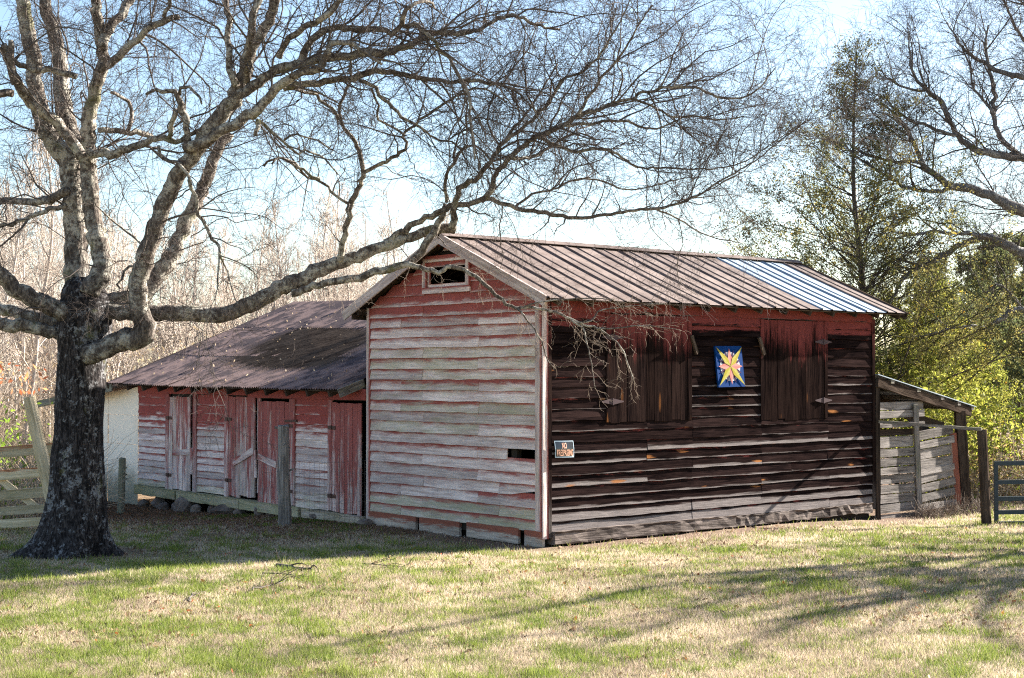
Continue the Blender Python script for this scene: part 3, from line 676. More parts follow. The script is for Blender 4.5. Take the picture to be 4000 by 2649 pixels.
beam('brace', lean, P(9.1, .3, 1.62), P(9.95, .2, 1.18), .04, .10, W_OLD, .004, 5); beam('brace', lean, P(9.5, .5, 1.60), P(10.4, .3, 1.35), .04, .12, W_OLD, .004, 5)

# ------------------------------------------------------------------ posts, gates, rails, wire
def post(name, p0, p1, r0, r1, mat, sides=12, n=14, rough=.06, paint=-2, moss=.3, stubs=0, parent=None):
    p0, p1 = np.array(p0, float), np.array(p1, float); L = np.linalg.norm(p1 - p0)
    sd = random.random() * 50; V = []; Fc = []
    for k in range(n + 1):
        u = k / n; r = r0 + (r1 - r0) * u
        for i in range(sides):
            a_ = i * 2 * math.pi / sides; rr = r * (1 + rough * (float(vnoise(np.array(math.cos(a_) * 2 + sd), np.array(math.sin(a_) * 2 + u * L * 2))) - .5) * 4)
            V.append((u * L + (random.uniform(-.02, .02) if k == n else 0), math.cos(a_) * rr, math.sin(a_) * rr))
    Fc = [(k * sides + i, k * sides + (i + 1) % sides, (k + 1) * sides + (i + 1) % sides, (k + 1) * sides + i) for k in range(n) for i in range(sides)] + [tuple(n * sides + i for i in range(sides))]
    for _ in range(stubs):
        u = random.uniform(.3, .97); a_ = random.uniform(0, 6.28); b0 = len(V); r = (r0 + (r1 - r0) * u)
        d = np.array((.35, math.cos(a_), math.sin(a_)))
        c = np.array((u * L, 0, 0)) + d * r * .8; ln = random.uniform(.03, .09)
        for q in (c, c + d * ln):
            for e in ((.02, 0, 0), (0, .016, .008), (-.02, 0, .01), (0, -.012, -.016)): V.append(tuple(q + np.array(e)))
        Fc += [(b0 + i, b0 + (i + 1) % 4, b0 + 4 + (i + 1) % 4, b0 + 4 + i) for i in range(4)] + [(b0 + 4, b0 + 5, b0 + 6, b0 + 7)]
    d = Vector(p1 - p0).normalized(); y = Vector((0, 1, 0)) if abs(d.y) < .9 else Vector((1, 0, 0)); z_ = d.cross(y).normalized(); y = z_.cross(d)
    M = Matrix(((d.x, y.x, z_.x, p0[0]), (d.y, y.y, z_.y, p0[1]), (d.z, y.z, z_.z, p0[2]), (0, 0, 0, 1)))
    return props(link(name, mesh(name, V, Fc, mat, False), parent, M), paint, moss, .2)
tag(post('fence_post', (-3.70, 24.2, -.4), (-3.72, 24.2, 1.50), .115, .10, W_GREY, rough=.10, stubs=4), 'thick silver grey fence post in front of the shed doors', 'fence post')
tag(post('fence_post', (-7.45, 28.3, -.5), (-7.40, 28.25, .74), .075, .062, W_GREY, 9, 14, .12, moss=.9, stubs=11), 'short knobbly lichened post in front of the white sheet', 'fence post')
tag(post('fence_post', tuple(at(222, 2040, 23.1)), tuple(at(112, 1552, 23.1)), .105, .095, W_RAIL, moss=.15), 'leaning pale post beside the big tree trunk', 'fence post')
tag(post('fence_post', tuple(at(3853, 2060, 25)), tuple(at(3836, 1680, 25)), .088, .08, W_OLD, moss=.3), 'dark round gatepost right of the lean-to', 'fence post')
tag(beam('pole_rail', None, P(7.79, -.10, 1.51), tuple(at(3835, 1678, 24.93)), .035, .045, W_GREY, .004, 14), 'thin pole rail from the barn corner to the right gatepost', 'rail')
# wire fence beside the grey post
wf = thing('wire_fence', 'rusty wire mesh fence between the grey post and the barn corner', 'fence', (-3.6, 24.2, -.25))
pa = np.array((-3.66, 24.17)); pb = np.array(W(-.06, 4.25, 0)[:2]); pl = []
for z_ in (-.12, .02, .14, .26, .40, .56, .74, .92): pl.append((np.array([(*(pa + (pb - pa) * u), z_ + .02 * math.sin(u * 9 + z_ * 20)) for u in np.linspace(0, 1, 7)]), np.full(7, .0018)))
V, Fq = tubes(pl, 4); link('line_wire', mesh('line_wire', V, Fq, M_WIRE), wf)
pl = [(np.array([(*(pa + (pb - pa) * u), z_) for z_ in (-.12, .3, .92)]), np.full(3, .0014)) for u in np.linspace(.03, .98, 16)]
V, Fq = tubes(pl, 4); link('stay_wire', mesh('stay_wire', V, Fq, M_WIRE), wf)
# left wooden gate
gl = thing('wooden_gate', 'pale wooden field gate of five rails behind the big tree', 'gate', (-8.4, 23.5, -.2))
for k, (ya, yb, hh, pt) in enumerate(((1772, 1752, .15, .42), (1862, 1842, .14, .36), (1944, 1920, .14, .0), (2002, 1984, .12, .0), (2048, 2034, .12, .0))):
    p0, p1 = at(-420, ya + 30, 23.5), at(225, yb, 23.5); beam('rail', gl, p0, p1, .035, hh, W_RAIL, .004, 8, paint=pt - .1, moss=.3)
beam('brace', gl, at(-10, 1868, 23.56), at(160, 1998, 23.56), .03, .10, W_RAIL, .003, 6, moss=.1); beam('stile', gl, at(-415, 2070, 23.56), at(-415, 1780, 23.56), .04, .12, W_RAIL, .003, 6, up=(1, 0, 0)); beam('stile', gl, at(205, 2048, 23.56), at(205, 1742, 23.56), .04, .12, W_RAIL, .003, 6, up=(1, 0, 0))
# right metal gate
gr = thing('metal_gate', 'blue grey metal tube gate beside the right gatepost', 'gate', (9.5, 25.3, -.3))
for z_, hh in ((.82, .07), (.50, .065), (.22, .065), (-.01, .065), (-.21, .08)): beam('rail', gr, (8.2, 25.3, z_), (11.2, 25.5, z_ + .02), .045, hh, M_BLUE, .001, 4)
for x_ in (8.225, 11.15): beam('stile', gr, (x_, 25.30, -.20), (x_, 25.30, .81), .04, .06, M_BLUE, .001, 4, up=(1, 0, 0))

# ------------------------------------------------------------------ sign and quilt block
FQ = FS @ Matrix.Translation((.305, -.045, 1.28)) @ Matrix.Rotation(.02, 4, 'Y')
sign = thing('no_trespassing_sign', 'small curled NO TRESPASSING sign on the dark wall by the corner post', 'sign', tuple(FQ.translation))
t = NT('glossy black sign', .18, .6); M_SIGN = t.base((.012, .014, .018)); M_LET = plain('faded sign lettering', (.80, .42, .28), .5, .3, 0, .12, 40); M_EDGE = plain('pale sign border', (.42, .55, .66), .4)
def curl(x, z): return -.03 - .055 * max(0, -(z + .02)) ** 1 * 1.2 + .20 * max(0, z) ** 1.2 - .02 * math.cos(x * 5) + .05
V = []; nx_, nz_ = 10, 10
for i in range(nx_ + 1):
    for j in range(nz_ + 1):
        x_, z_ = -.185 + .37 * i / nx_, -.122 + .244 * j / nz_; V.append((x_, -.02 + .28 * max(0, z_) ** 1.15 - .015 * math.cos(x_ * 8), z_))
def sy(x_, z_): return -.02 + .28 * max(0, z_) ** 1.15 - .015 * math.cos(x_ * 8)
Fc = [(i * 11 + j, (i + 1) * 11 + j, (i + 1) * 11 + j + 1, i * 11 + j + 1) for i in range(10) for j in range(10)]
FQ = FQ @ Matrix.Translation((0, -.03, 0))
link('sheet', mesh('sheet', V, Fc, M_SIGN, True), sign, FQ)
m = MB()
for x0, x1, z0, z1 in ((-.18, .18, .108, .115), (-.18, .18, -.118, -.108), (-.182, -.174, -.115, .115), (.174, .182, -.115, .115), (.14, .182, -.118, -.095)):
    n = 8
    for k in range(n):
        if x1 - x0 > z1 - z0: a0, a1, b0, b1 = x0 + (x1 - x0) * k / n, x0 + (x1 - x0) * (k + 1) / n, z0, z1
        else: a0, a1, b0, b1 = x0, x1, z0 + (z1 - z0) * k / n, z0 + (z1 - z0) * (k + 1) / n
        m.add([(x_, sy(x_, z_) - .004, z_) for x_, z_ in ((a0, b0), (a1, b0), (a1, b1), (a0, b1))], [(0, 1, 2, 3)])
link('border', m.me('border', M_EDGE), sign, FQ)
def text(body, cx, cz, wd, hh, name):
    cu = bpy.data.curves.new(name, 'FONT'); cu.body = body; cu.align_x = 'CENTER'; cu.align_y = 'CENTER'; cu.offset = .006; cu.resolution_u = 2
    ob = bpy.data.objects.new(name, cu); _c.objects.link(ob); bpy.context.view_layer.update()
    me = bpy.data.meshes.new_from_object(ob.evaluated_get(bpy.context.evaluated_depsgraph_get())); bpy.data.objects.remove(ob)
    co = np.array([v.co[:] for v in me.vertices]); lo, hi = co.min(0), co.max(0)
    x_ = (co[:, 0] - lo[0]) / (hi[0] - lo[0]) * wd - wd / 2 + cx; z_ = (co[:, 1] - lo[1]) / (hi[1] - lo[1]) * hh - hh / 2 + cz
    for v, a_, b_ in zip(me.vertices, x_, z_): v.co = (a_, sy(a_, b_) - .005, b_)
    me.materials.append(M_LET); me.name = name; link(name, me, sign, FQ)
text('NO', -.01, .048, .085, .085, 'lettering'); text('TRESPASSING', .005, -.052, .315, .092, 'lettering')
FQ = FS @ Matrix.Translation((3.88, -.085, 2.465))
quilt = thing('quilt_block', 'blue square barn quilt board with yellow and pink star, hung askew between the hatches', 'sign', tuple(FQ.translation))
FQ = FS @ Matrix.Translation((3.88, -.085, 2.465)) @ Matrix.Rotation(-.012, 4, 'Y') @ Matrix.Rotation(-.11, 4, 'X')
m = MB(); m.box((-.315, 0, -.325), (.315, .03, .325)); link('board', m.me('board', plain('blue quilt paint', (.004, .038, .165), .75, .03, 0, .08)), quilt, FQ)
m = MB(); m.prism([(.235 * math.cos(k * math.pi / 16), .235 * math.sin(k * math.pi / 16)) for k in range(32)][::-1], -.004, 0); link('disc', m.me('disc', plain('white quilt paint', (.46, .46, .49), .75, .03, 0, .05)), quilt, FQ)
def kite(ang, r0, rm, r1, hw):
    c, s_ = math.cos(ang), math.sin(ang); return [(r0 * c, r0 * s_), (rm * c - hw * s_, rm * s_ + hw * c), (r1 * c, r1 * s_), (rm * c + hw * s_, rm * s_ - hw * c)]
def star(name, mats, angs, r0, rm, r1, hw, y0, y1):
    for half, mt in enumerate(mats):
        m = MB()
        for a_ in angs:
            k = kite(a_, r0, rm, r1, hw); m.prism([k[0], k[1], k[2]] if half else [k[0], k[2], k[3]], y0, y1)
        link(name, m.me(name, mt), quilt, FQ)
pu = plain('purple quilt paint', (.10, .045, .09), .75, .03); star('purple_ray', [pu, plain('dark purple quilt paint', (.035, .025, .06), .75, .03)], [math.pi / 8 + k * math.pi / 4 for k in range(8)], .10, .18, .28, .022, -.008, -.004)
star('pink_ray', [plain('pink quilt paint', (.50, .17, .15), .75, .03, 0, .05), plain('pale pink quilt paint', (.54, .24, .21), .75, .03, 0, .05)], [k * math.pi / 2 for k in range(4)], 0, .09, .285, .062, -.012, -.008)
star('yellow_ray', [plain('yellow quilt paint', (.33, .28, .035), .75, .03, 0, .05), plain('pale yellow quilt paint', (.38, .34, .09), .75, .03, 0, .05)], [math.pi / 4 + k * math.pi / 2 for k in range(4)], 0, .13, .43, .055, -.016, -.012)
#@@TREES

# ------------------------------------------------------------------ trees
def nrm(v): return v / (np.linalg.norm(v) + 1e-9)
def grow(p, d, L, r0, r1, n, wig, trop, rg):
    """one wandering shoot: n points; wig = kink per step, trop = pull vector per step"""
    P = [p]; st_ = L / (n - 1)
    for k in range(n - 1):
        d = nrm(d + rg.normal(0, wig, 3) + trop); p = p + d * st_; P.append(p)
    return np.array(P), np.linspace(r0, r1, n)
def side_dir(T, rg, ang, up=0.):
    ref = rg.normal(0, 1, 3); ref[2] += up; q = nrm(ref - T * ref.dot(T)); return nrm(T * math.cos(ang) + q * math.sin(ang))
def sprout(limbs, rg, sp1=.17, L1=(.5, 1.5), sp2=.10, L2=(.22, .6), sp3=.10, L3=(.10, .26), droop=.03, start=.12, up=.25, rmax=.013, t1=3, dens=None, r3=.0014, avoid=None):
    """branches, twigs and twiglets on the given limb polylines"""
    b1, tw = [], []
    for li, (P, Rd) in enumerate(limbs):
        seg = np.linalg.norm(np.diff(P, axis=0), axis=1); S = np.concatenate(([0], np.cumsum(seg))); tot = S[-1]
        dn = dens[li] if dens else 1.0
        if dn <= 0: continue
        s_ = tot * start * rg.uniform(.5, 1.2)
        while s_ < tot * 1.001:
            i = min(np.searchsorted(S, s_), len(P) - 1); i = max(i, 1); f_ = (s_ - S[i - 1]) / max(seg[i - 1], 1e-6)
            q = P[i - 1] + (P[i] - P[i - 1]) * f_; T = nrm(P[i] - P[i - 1]); r = Rd[i - 1] + (Rd[i] - Rd[i - 1]) * f_
            u = s_ / tot
            L = rg.uniform(*L1) * (1.15 - .45 * u); d = side_dir(T, rg, rg.uniform(.6, 1.25), up)
            rr = min(rmax, max(.0035, r * .5)) * rg.uniform(.6, 1)
            n = max(5, int(L / .13)); A, B = grow(q, d, L, rr, min(.003, rr * .6), n, .24, np.array((0, 0, -droop * .5)), rg)
            if avoid is None or not avoid(A).any(): b1.append((A, B))
            s_ += sp1 / dn * rg.uniform(.5, 1.5)
    lv2 = []
    for A, B in b1:
        n = len(A); L = np.linalg.norm(A[-1] - A[0]); m_ = max(2, int(L / sp2))
        for _ in range(m_):
            u = rg.uniform(.12, 1) * (n - 1.001); i = int(u); q = A[i] + (A[i + 1] - A[i]) * (u - i); T = nrm(A[i + 1] - A[i])
            l = rg.uniform(*L2); P_, R_ = grow(q, side_dir(T, rg, rg.uniform(.5, 1.1), .1), l, min(.0040, B[i] * .75), .0015, 6, .25, np.array((0, 0, -droop)), rg)
            if avoid is None or not avoid(P_).any(): lv2.append((P_, R_))
    lv3 = []
    for A, B in lv2:
        L = np.linalg.norm(A[-1] - A[0])
        for _ in range(max(1, int(L / sp3))):
            u = rg.uniform(.1, 1) * 4.99; i = int(u); q = A[i] + (A[i + 1] - A[i]) * (u - i); T = nrm(A[i + 1] - A[i])
            P_, R_ = grow(q, side_dir(T, rg, rg.uniform(.4, 1.0)), rg.uniform(*L3), 0.0019, r3, t1, .3, np.array((0, 0, -droop)), rg); lv3.append((P_, R_))
    return b1, lv2, lv3
def lumpy(P, Rd, sides, amp, seed, fine=.03):
    """limb surface with knobs; P, Rd polyline"""
    V, Fq = tubes([(P, Rd)], sides, True)
    k = len(P); Vr = V.reshape(k, sides, 3); c = P[:, None, :]; d = Vr - c
    n_ = fbm(V[:, 0] * 5 + V[:, 2] * 3 + seed, V[:, 1] * 5 + V[:, 2] * 4, seed, 3).reshape(k, sides, 1)
    return (c + d * (1 + amp * (n_ - .5) * 2)).reshape(-1, 3), Fq
def limb_from(trace, y0, y1, rs=1.0, curve=0.):
    """trace: (px, py, r_px) control points; depth runs from y0 to y1"""
    tr = np.array(trace, float); d = np.linalg.norm(np.diff(tr[:, :2], axis=0), axis=1); s_ = np.concatenate(([0], np.cumsum(d))); u = s_ / s_[-1]
    Yd = y0 + (y1 - y0) * u + curve * np.sin(u * math.pi)
    P = np.array([at(a_, b_, y_) for (a_, b_, _), y_ in zip(tr, Yd)]); Rr = tr[:, 2] / F * Yd * rs
    Q = catmull(np.column_stack((P, Rr)), max(6, int(s_[-1] / 22))); return Q[:, :3], np.maximum(Q[:, 3], .0025)

big = thing('bare_tree', 'huge bare spreading tree with a thick dark trunk and pale lichened limbs', 'tree', (-5.7, 19.9, -.1))
TY = 19.9
# trunk with root flare
ctr = [(266, 2185, 168), (272, 2140, 148), (284, 2080, 128), (295, 1990, 115), (303, 1880, 106), (307, 1720, 97), (311, 1580, 92), (316, 1450, 92), (322, 1360, 98), (326, 1280, 104), (328, 1200, 96), (326, 1130, 80), (322, 1085, 52)]
Q = catmull(np.array([(*at(a_, b_, TY), r_ / F * TY) for a_, b_, r_ in ctr]), 70)
n = 40; V = []
for k in range(len(Q)):
    h = Q[k, 2] + .1; fl = math.exp(-max(h, 0) * 4.6)
    for i in range(n):
        a_ = i * 2 * math.pi / n
        rr = Q[k, 3] * (1 + fl * (0.75 * math.cos(a_ - 3.3) ** 8 * (1 if math.cos(a_ - 3.3) > 0 else 0) + .22 * math.sin(5 * a_ + 1) + .16 * math.sin(3 * a_ + .4) + .05) + .030 * math.sin(7 * a_ + h * 2) * (1 - .5 * fl))
        rr *= 1 + .10 * (float(fbm(np.array(math.cos(a_) * 3 + 7), np.array(math.sin(a_) * 3 + h * 2.2), 4, 4)) - .5) * 2
        V.append((Q[k, 0] + math.cos(a_) * rr, Q[k, 1] + math.sin(a_) * rr, Q[k, 2] - (.0 if k else .15)))
idx = np.arange(len(Q) * n).reshape(-1, n); Fq = np.stack((idx[:-1], np.roll(idx[:-1], -1, 1), np.roll(idx[1:], -1, 1), idx[1:]), -1).reshape(-1, 4)
link('trunk', mesh('trunk', V, [Fq, idx[-1:, :]], B_TRUNK, True), big)
# limbs traced from the tree: (points, depth at base, depth at tip, twig density)
LIMBS = [
 ([(316,1190,62),(306,1110,56),(300,1000,52),(298,880,50),(285,740,48),(268,625,46),(210,558,40),(156,424,37),(138,312,34),(129,223,32),(107,110,30),(89,0,27),(75,-120,22)],19.9,19.6,.6),
 ([(345,1150,40),(370,1110,46),(398,1060,44),(392,960,40),(365,860,37),(352,760,36),(345,640,34),(344,513,31),(357,424,28),(384,312,26),(402,223,25),(388,134,23),(375,0,21),(370,-120,17)],19.7,19.2,.6),
 ([(320,620,24),(290,560,24),(223,482,23),(147,424,22),(103,371,21),(67,312,19),(40,250,16),(20,180,14)],19.5,18.7,.8),
 ([(330,600,34),(262,491,36),(250,402,36),(241,312,33),(232,223,30),(214,134,28),(190,60,25),(170,-60,20)],20.0,20.6,.6),
 ([(392,285,18),(402,268,19),(446,232,17),(513,179,16),(580,112,15),(625,89,14),(697,67,12)],19.4,18.9,1),
 ([(400,190,20),(415,134,21),(446,89,20),(491,36,19),(520,-40,17)],19.4,19.9,.8),
 ([(640,65,10),(655,30,9),(670,-40,8)],19.0,18.8,.5),
 ([(340,1385,44),(400,1370,44),(446,1345,46),(510,1325,50),(556,1312,48),(566,1270,42),(549,1206,40),(540,1130,39),(549,1057,39),(580,968,38),(612,879,36),(647,789,36),(683,700,35),(723,647,34),(781,558,34),(848,469,34),(915,379,34),(955,290,30),(982,179,27),(1020,134,24),(1056,60,22),(1085,-20,20),(1110,-120,16)],19.6,18.6,.5),
 ([(924,335,17),(902,268,15),(893,179,14),(888,60,13),(884,-40,11)],18.7,18.9,.8),
 ([(960,320,18),(972,200,17),(985,89,16),(1010,0,15),(1030,-90,12)],18.7,18.3,.8),
 ([(400,1190,40),(470,1175,38),(530,1160,36),(590,1110,36),(640,1045,35),(690,960,32),(723,876,30),(770,790,28),(804,700,26),(830,625,24),(870,555,22),(900,520,19)],20.3,21.2,.4),
 ([(728,580,22),(760,568,24),(848,527,23),(937,469,22),(1010,424,21),(1067,357,20),(1112,318,19),(1180,280,17),(1245,268,16),(1277,214,15),(1295,179,14),(1330,165,12),(1390,180,9),(1440,215,7),(1490,250,6)],18.9,18.2,1),
 ([(930,370,22),(1000,330,22),(1050,295,21),(1134,259,20),(1223,237,19),(1312,228,18),(1402,212,17),(1491,210,17),(1558,194,16),(1625,161,14),(1670,140,13),(1737,125,12),(1804,128,11),(1893,103,9),(2000,62,8),(2100,100,6),(2190,115,5)],18.7,19.6,1.1),
 ([(1170,250,17),(1185,223,17),(1201,179,16),(1246,134,15),(1312,107,14),(1402,120,14),(1469,112,13),(1527,125,12),(1580,98,11),(1634,105,10),(1680,147,9),(1723,196,8.5),(1759,237,8),(1786,286,8),(1812,330,7.5),(1833,393,6.5),(1840,513,5.5),(1857,625,4)],18.9,18.4,1),
 ([(1090,225,13),(1134,147,13),(1201,103,13),(1268,67,12),(1312,22,11),(1340,-40,9)],18.8,18.0,.8),
 ([(1570,100,12),(1580,60,11),(1600,20,9),(1660,5,7),(1700,30,5)],18.6,18.9,.9),
 ([(1110,340,14),(1143,332,15),(1223,328,15),(1290,317,15),(1366,308,14),(1424,286,13),(1491,277,12),(1580,293,11),(1670,308,10),(1759,320,9),(1848,317,8),(1938,326,7),(2010,356,5),(2080,420,3.5),(2120,500,2.5)],18.8,19.6,1.1),
 ([(1402,315,8),(1455,339,8),(1491,379,7.5),(1536,424,7),(1571,464,6.5),(1621,484,6),(1700,540,4.5),(1772,558,4),(1820,620,3)],19.0,19.8,.9),
 ([(1000,1182,1),(1000,1182,1)],20,20,0),
 ([(395,1225,34),(470,1216,33),(540,1220,33),(650,1223,33),(759,1222,33),(850,1228,34),(893,1224,34),(945,1205,34),(1000,1180,34),(1089,1129,33),(1179,1088,32),(1290,1039,30),(1402,1000,26),(1513,958,23),(1603,928,21),(1670,903,20),(1723,892,21),(1777,896,20)],19.9,20.6,.10),
 ([(1500,962,16),(1530,935,16),(1580,898,15),(1634,865,14),(1696,838,14),(1737,818,13),(1781,800,13),(1871,785,12),(1915,752,12),(1932,700,11),(1960,650,11),(2000,607,11),(2045,570,11),(2085,535,10.5),(2134,524,10),(2201,487,9.5),(2268,446,9),(2335,429,8),(2402,402,7.5),(2473,380,7),(2527,355,6.5),(2625,344,6),(2723,344,5.5),(2804,377,5),(2893,383,4.5),(2938,366,4),(3000,304,3),(3030,262,2.2)],20.5,19.5,1.0),
 ([(2255,455,7),(2268,437,7),(2304,379,6.5),(2348,308,6),(2393,254,5.5),(2450,180,4.5),(2500,90,3.5),(2550,20,3)],19.9,19.0,1.1),
 ([(2473,382,5),(2536,411,5),(2625,455,4.5),(2714,455,4),(2804,469,3.5),(2910,455,2.5)],19.8,20.2,1),
 ([(2190,500,7),(2214,491,7),(2357,478,6.5),(2446,473,6),(2513,496,5),(2580,502,4.5),(2647,470,4),(2692,451,3.5),(2800,470,2.5)],20.0,20.5,1),
 ([(2080,535,8),(2125,545,8),(2201,576,7.5),(2246,594,7),(2313,580,6.5),(2379,589,6),(2446,625,5),(2491,654,4.5),(2603,656,4),(2737,662,3.5),(2893,638,3),(3000,571,2.5),(3130,480,1.8)],20.0,20.6,1),
 ([(1995,615,8),(2060,618,7.5),(2112,605,7),(2143,580,6.5),(2188,549,6),(2260,520,4.5),(2330,545,3.5)],20.0,20.8,.8),
 ([(1965,560,8),(2000,531,8),(2050,495,8),(2095,462,7.5),(2125,429,7),(2156,379,6.5),(2201,312,6),(2268,281,5.5),(2335,223,4.5),(2379,156,4),(2430,70,3),(2460,0,2.5)],20.0,19.0,1.1),
 ([(1762,895,15),(1772,860,15),(1777,800,14),(1790,745,13),(1830,715,12),(1871,690,11),(1920,625,10),(1965,560,9),(2010,500,7),(2060,440,5),(2130,330,4),(2180,250,3)],20.3,20.1,.6),
 ([(1745,790,8),(1735,745,8),(1745,690,7.5),(1775,640,7),(1800,590,6),(1850,565,5.5),(1905,610,5),(1930,660,4.5)],20.2,19.8,.6),
 ([(1880,785,11),(1925,782,10),(2010,811,9),(2111,828,9),(2246,853,8),(2365,838,7),(2483,826,6.5),(2584,811,6),(2702,777,5),(2800,715,4),(2871,676,3.5),(2956,625,3),(3040,557,2.5),(3150,470,1.8)],20.4,20.8,.9),
 ([(2010,811,6),(2080,760,5.5),(2160,740,5),(2250,700,4.5),(2340,705,4),(2440,740,3.5),(2540,730,3),(2650,700,2.5),(2760,690,2)],20.4,21.0,1),
 ([(2560,815,4),(2640,850,3.5),(2720,900,3),(2790,930,2.5),(2900,950,2)],20.6,21.0,.9),
 ([(1325,1020,15),(1335,985,14),(1353,900,13),(1371,803,12),(1402,736,11),(1420,690,11),(1411,616,10),(1393,563,9),(1357,522,8),(1326,445,7),(1339,384,6.5),(1366,312,6),(1370,200,5),(1380,90,4)],20.3,19.4,.4),
 ([(1420,690,9),(1445,662,9),(1513,625,8),(1585,578,7),(1576,531,6.5),(1621,482,6),(1714,420,5.5),(1826,353,5),(1900,350,4),(1980,400,3)],20.0,19.5,.9),
 ([(1360,795,7),(1310,765,6.5),(1260,715,6),(1200,690,5.5),(1150,640,5),(1090,615,4.5),(1060,640,4)],20.1,19.6,.8),
 ([(1140,1146,17),(1223,1120,16),(1335,1093,16),(1402,1083,16),(1469,1062,16),(1536,1044,16),(1594,1039,14),(1661,1052,11),(1705,1060,10),(1759,1044,10),(1812,1055,9.5),(1871,1093,9),(1938,1155,8),(2000,1200,7),(2050,1198,6.5),(2127,1209,6),(2203,1234,5.5),(2280,1270,5),(2333,1284,4.5),(2379,1315,4),(2425,1355,3),(2460,1440,2.4),(2482,1505,1.6)],20.2,20.25,-.8),
 ([(1600,1036,15),(1640,990,18),(1680,930,17),(1705,880,15),(1732,828,13),(1742,800,9)],20.3,20.4,.2),
 ([(2010,1200,4),(2050,1240,4),(2090,1290,3.5),(2120,1345,3),(2140,1410,2.5),(2170,1440,2)],20.2,20.1,-1.0),
 ([(2230,1250,3.5),(2275,1282,3.5),(2290,1330,3),(2310,1420,2.2),(2325,1520,1.5)],20.2,20.1,-1.0),
 ([(2260,1262,4),(2310,1255,3.5),(2340,1215,3),(2420,1200,2.5),(2520,1190,2),(2600,1185,1.6)],20.2,20.3,-1.0),
 ([(2330,1284,4),(2420,1280,3.5),(2500,1272,3),(2580,1278,2.4),(2660,1290,1.8)],20.2,20.3,-1.0),
 ([(2050,1198,4),(2110,1180,3.5),(2200,1170,3),(2300,1165,2.5),(2400,1170,2)],20.2,20.1,-1.0),
 ([(270,1225,38),(201,1200,38),(112,1160,37),(45,1112,36),(0,1079,35),(-90,1010,31),(-200,900,26)],19.7,18.9,.3),
 ([(270,1262,30),(200,1249,30),(90,1225,28),(0,1200,27),(-110,1150,24)],20.2,20.7,.3),
 ([(280,1330,32),(214,1300,29),(134,1280,28),(0,1271,27),(-120,1290,23)],19.8,19.4,.3),
 ([(262,745,19),(250,753,19),(200,778,18),(156,789,17),(80,786,16),(0,786,15),(-90,770,12)],19.6,20.4,.7),
 ([(258,800,11),(200,815,10),(140,835,10),(60,870,9),(0,885,8),(-70,900,6)],19.7,20.2,.9),
 ([(50,365,16),(0,372,17),(-80,385,16)],18.9,18.6,.3),
 ([(300,300,13),(280,290,13),(200,278,13),(120,272,12),(60,245,11),(10,200,10),(-40,160,8)],19.0,18.7,.6),
 ([(60,330,15),(45,260,16),(40,200,15),(50,160,10)],18.8,18.7,.2),
 ([(350,590,18),(392,600,20),(446,598,19),(520,575,17),(580,552,15),(647,540,13),(700,555,10),(740,530,9),(800,500,7)],19.6,19.1,.7),
 ([(385,510,12),(420,505,12),(500,515,12),(560,525,12),(600,545,11)],19.8,20.3,.5),
 ([(500,510,9),(515,450,8.5),(500,400,8),(460,370,7.5),(430,358,7)],20.0,19.8,.6),
 ([(728,575,14),(730,530,13),(728,480,14),(705,424,15),(698,385,12),(690,360,10),(647,352,9),(605,345,8),(570,370,5)],18.9,18.6,.2),
 ([(660,540,10),(675,480,11),(690,430,12)],19.1,18.8,.2),
 ([(700,370,8),(715,340,8),(735,338,7),(765,365,6),(790,408,4)],18.7,18.5,.3),
 ([(620,570,7),(635,610,8),(655,628,8),(690,635,8),(720,670,7),(740,700,6)],19.0,18.8,.4),
 ([(738,700,9),(755,750,8.5),(781,850,8),(826,922,7),(857,977,6.5),(853,1057,5),(848,1124,4),(835,1180,2.5),(800,1230,1.6)],18.7,18.6,.9),
 ([(857,990,4),(890,1060,3.5),(910,1140,3),(930,1190,2)],18.6,18.5,1.0),
 ([(862,1000,3.5),(920,1020,3),(975,1050,2.2),(1010,1090,1.6)],18.6,18.7,.9),
 ([(1010,470,11),(1005,500,10),(1000,530,8)],18.7,18.6,.3),
 ([(1010,475,7),(1050,500,6.5),(1110,555,6),(1165,600,5.5),(1190,585,5),(1260,615,4),(1320,680,3)],18.8,19.6,.8),
 ([(1110,548,5),(1150,525,4.5),(1200,535,4),(1260,560,3.5),(1300,590,3)],19.1,19.4,.9),
 ([(1030,650,5),(1060,625,5),(1100,620,5.5),(1170,660,6),(1245,700,6.5)],19.8,19.7,.7),
 ([(1110,350,8),(1220,360,7.5),(1260,395,7),(1310,440,7),(1325,470,6.5)],18.9,19.4,.7),
 ([(1450,345,5),(1480,420,5),(1480,465,5),(1540,500,5),(1580,535,5)],19.2,19.6,.8),
 ([(545,1040,5),(500,1050,6),(480,1080,6),(455,1110,5),(470,1130,4)],19.5,19.4,.4),
 ([(560,960,5),(500,910,4.5),(450,870,4),(390,820,3),(370,790,2.5)],19.4,19.0,.9),
]
limbs, dens = [], []
for li, (tr, y0, y1, dn) in enumerate(LIMBS):
    if len(tr) < 3: continue
    P, Rd = limb_from(tr, y0, y1, .94, random.uniform(-.35, .35) if dn > .5 else 0)
    kink = np.minimum(Rd * .5, .012)[:, None] * rng.normal(0, 1, P.shape); kink[0] = 0
    P = P + kink
    lx, ly, lr = tr[-1]
    if (lx < 0 or ly < 0) and lr > 5:      # the limb goes on beyond the picture
        A, B = grow(P[-1], nrm(P[-1] - P[-3]), 1.0 + lr * .06, Rd[-1], .008, 12, .10, np.array((0, 0, .02)), rng); P = np.vstack((P, A[1:])); Rd = np.concatenate((Rd, B[1:]))
    limbs.append((P, Rd)); dens.append(dn)
    rb = tr[0][2]
    V, Fq = lumpy(P, Rd, 14 if rb > 25 else (9 if rb > 10 else 6), .16 if rb > 12 else .10, li)
    link('limb', mesh('limb', V, Fq, B_LIMB, True), big)
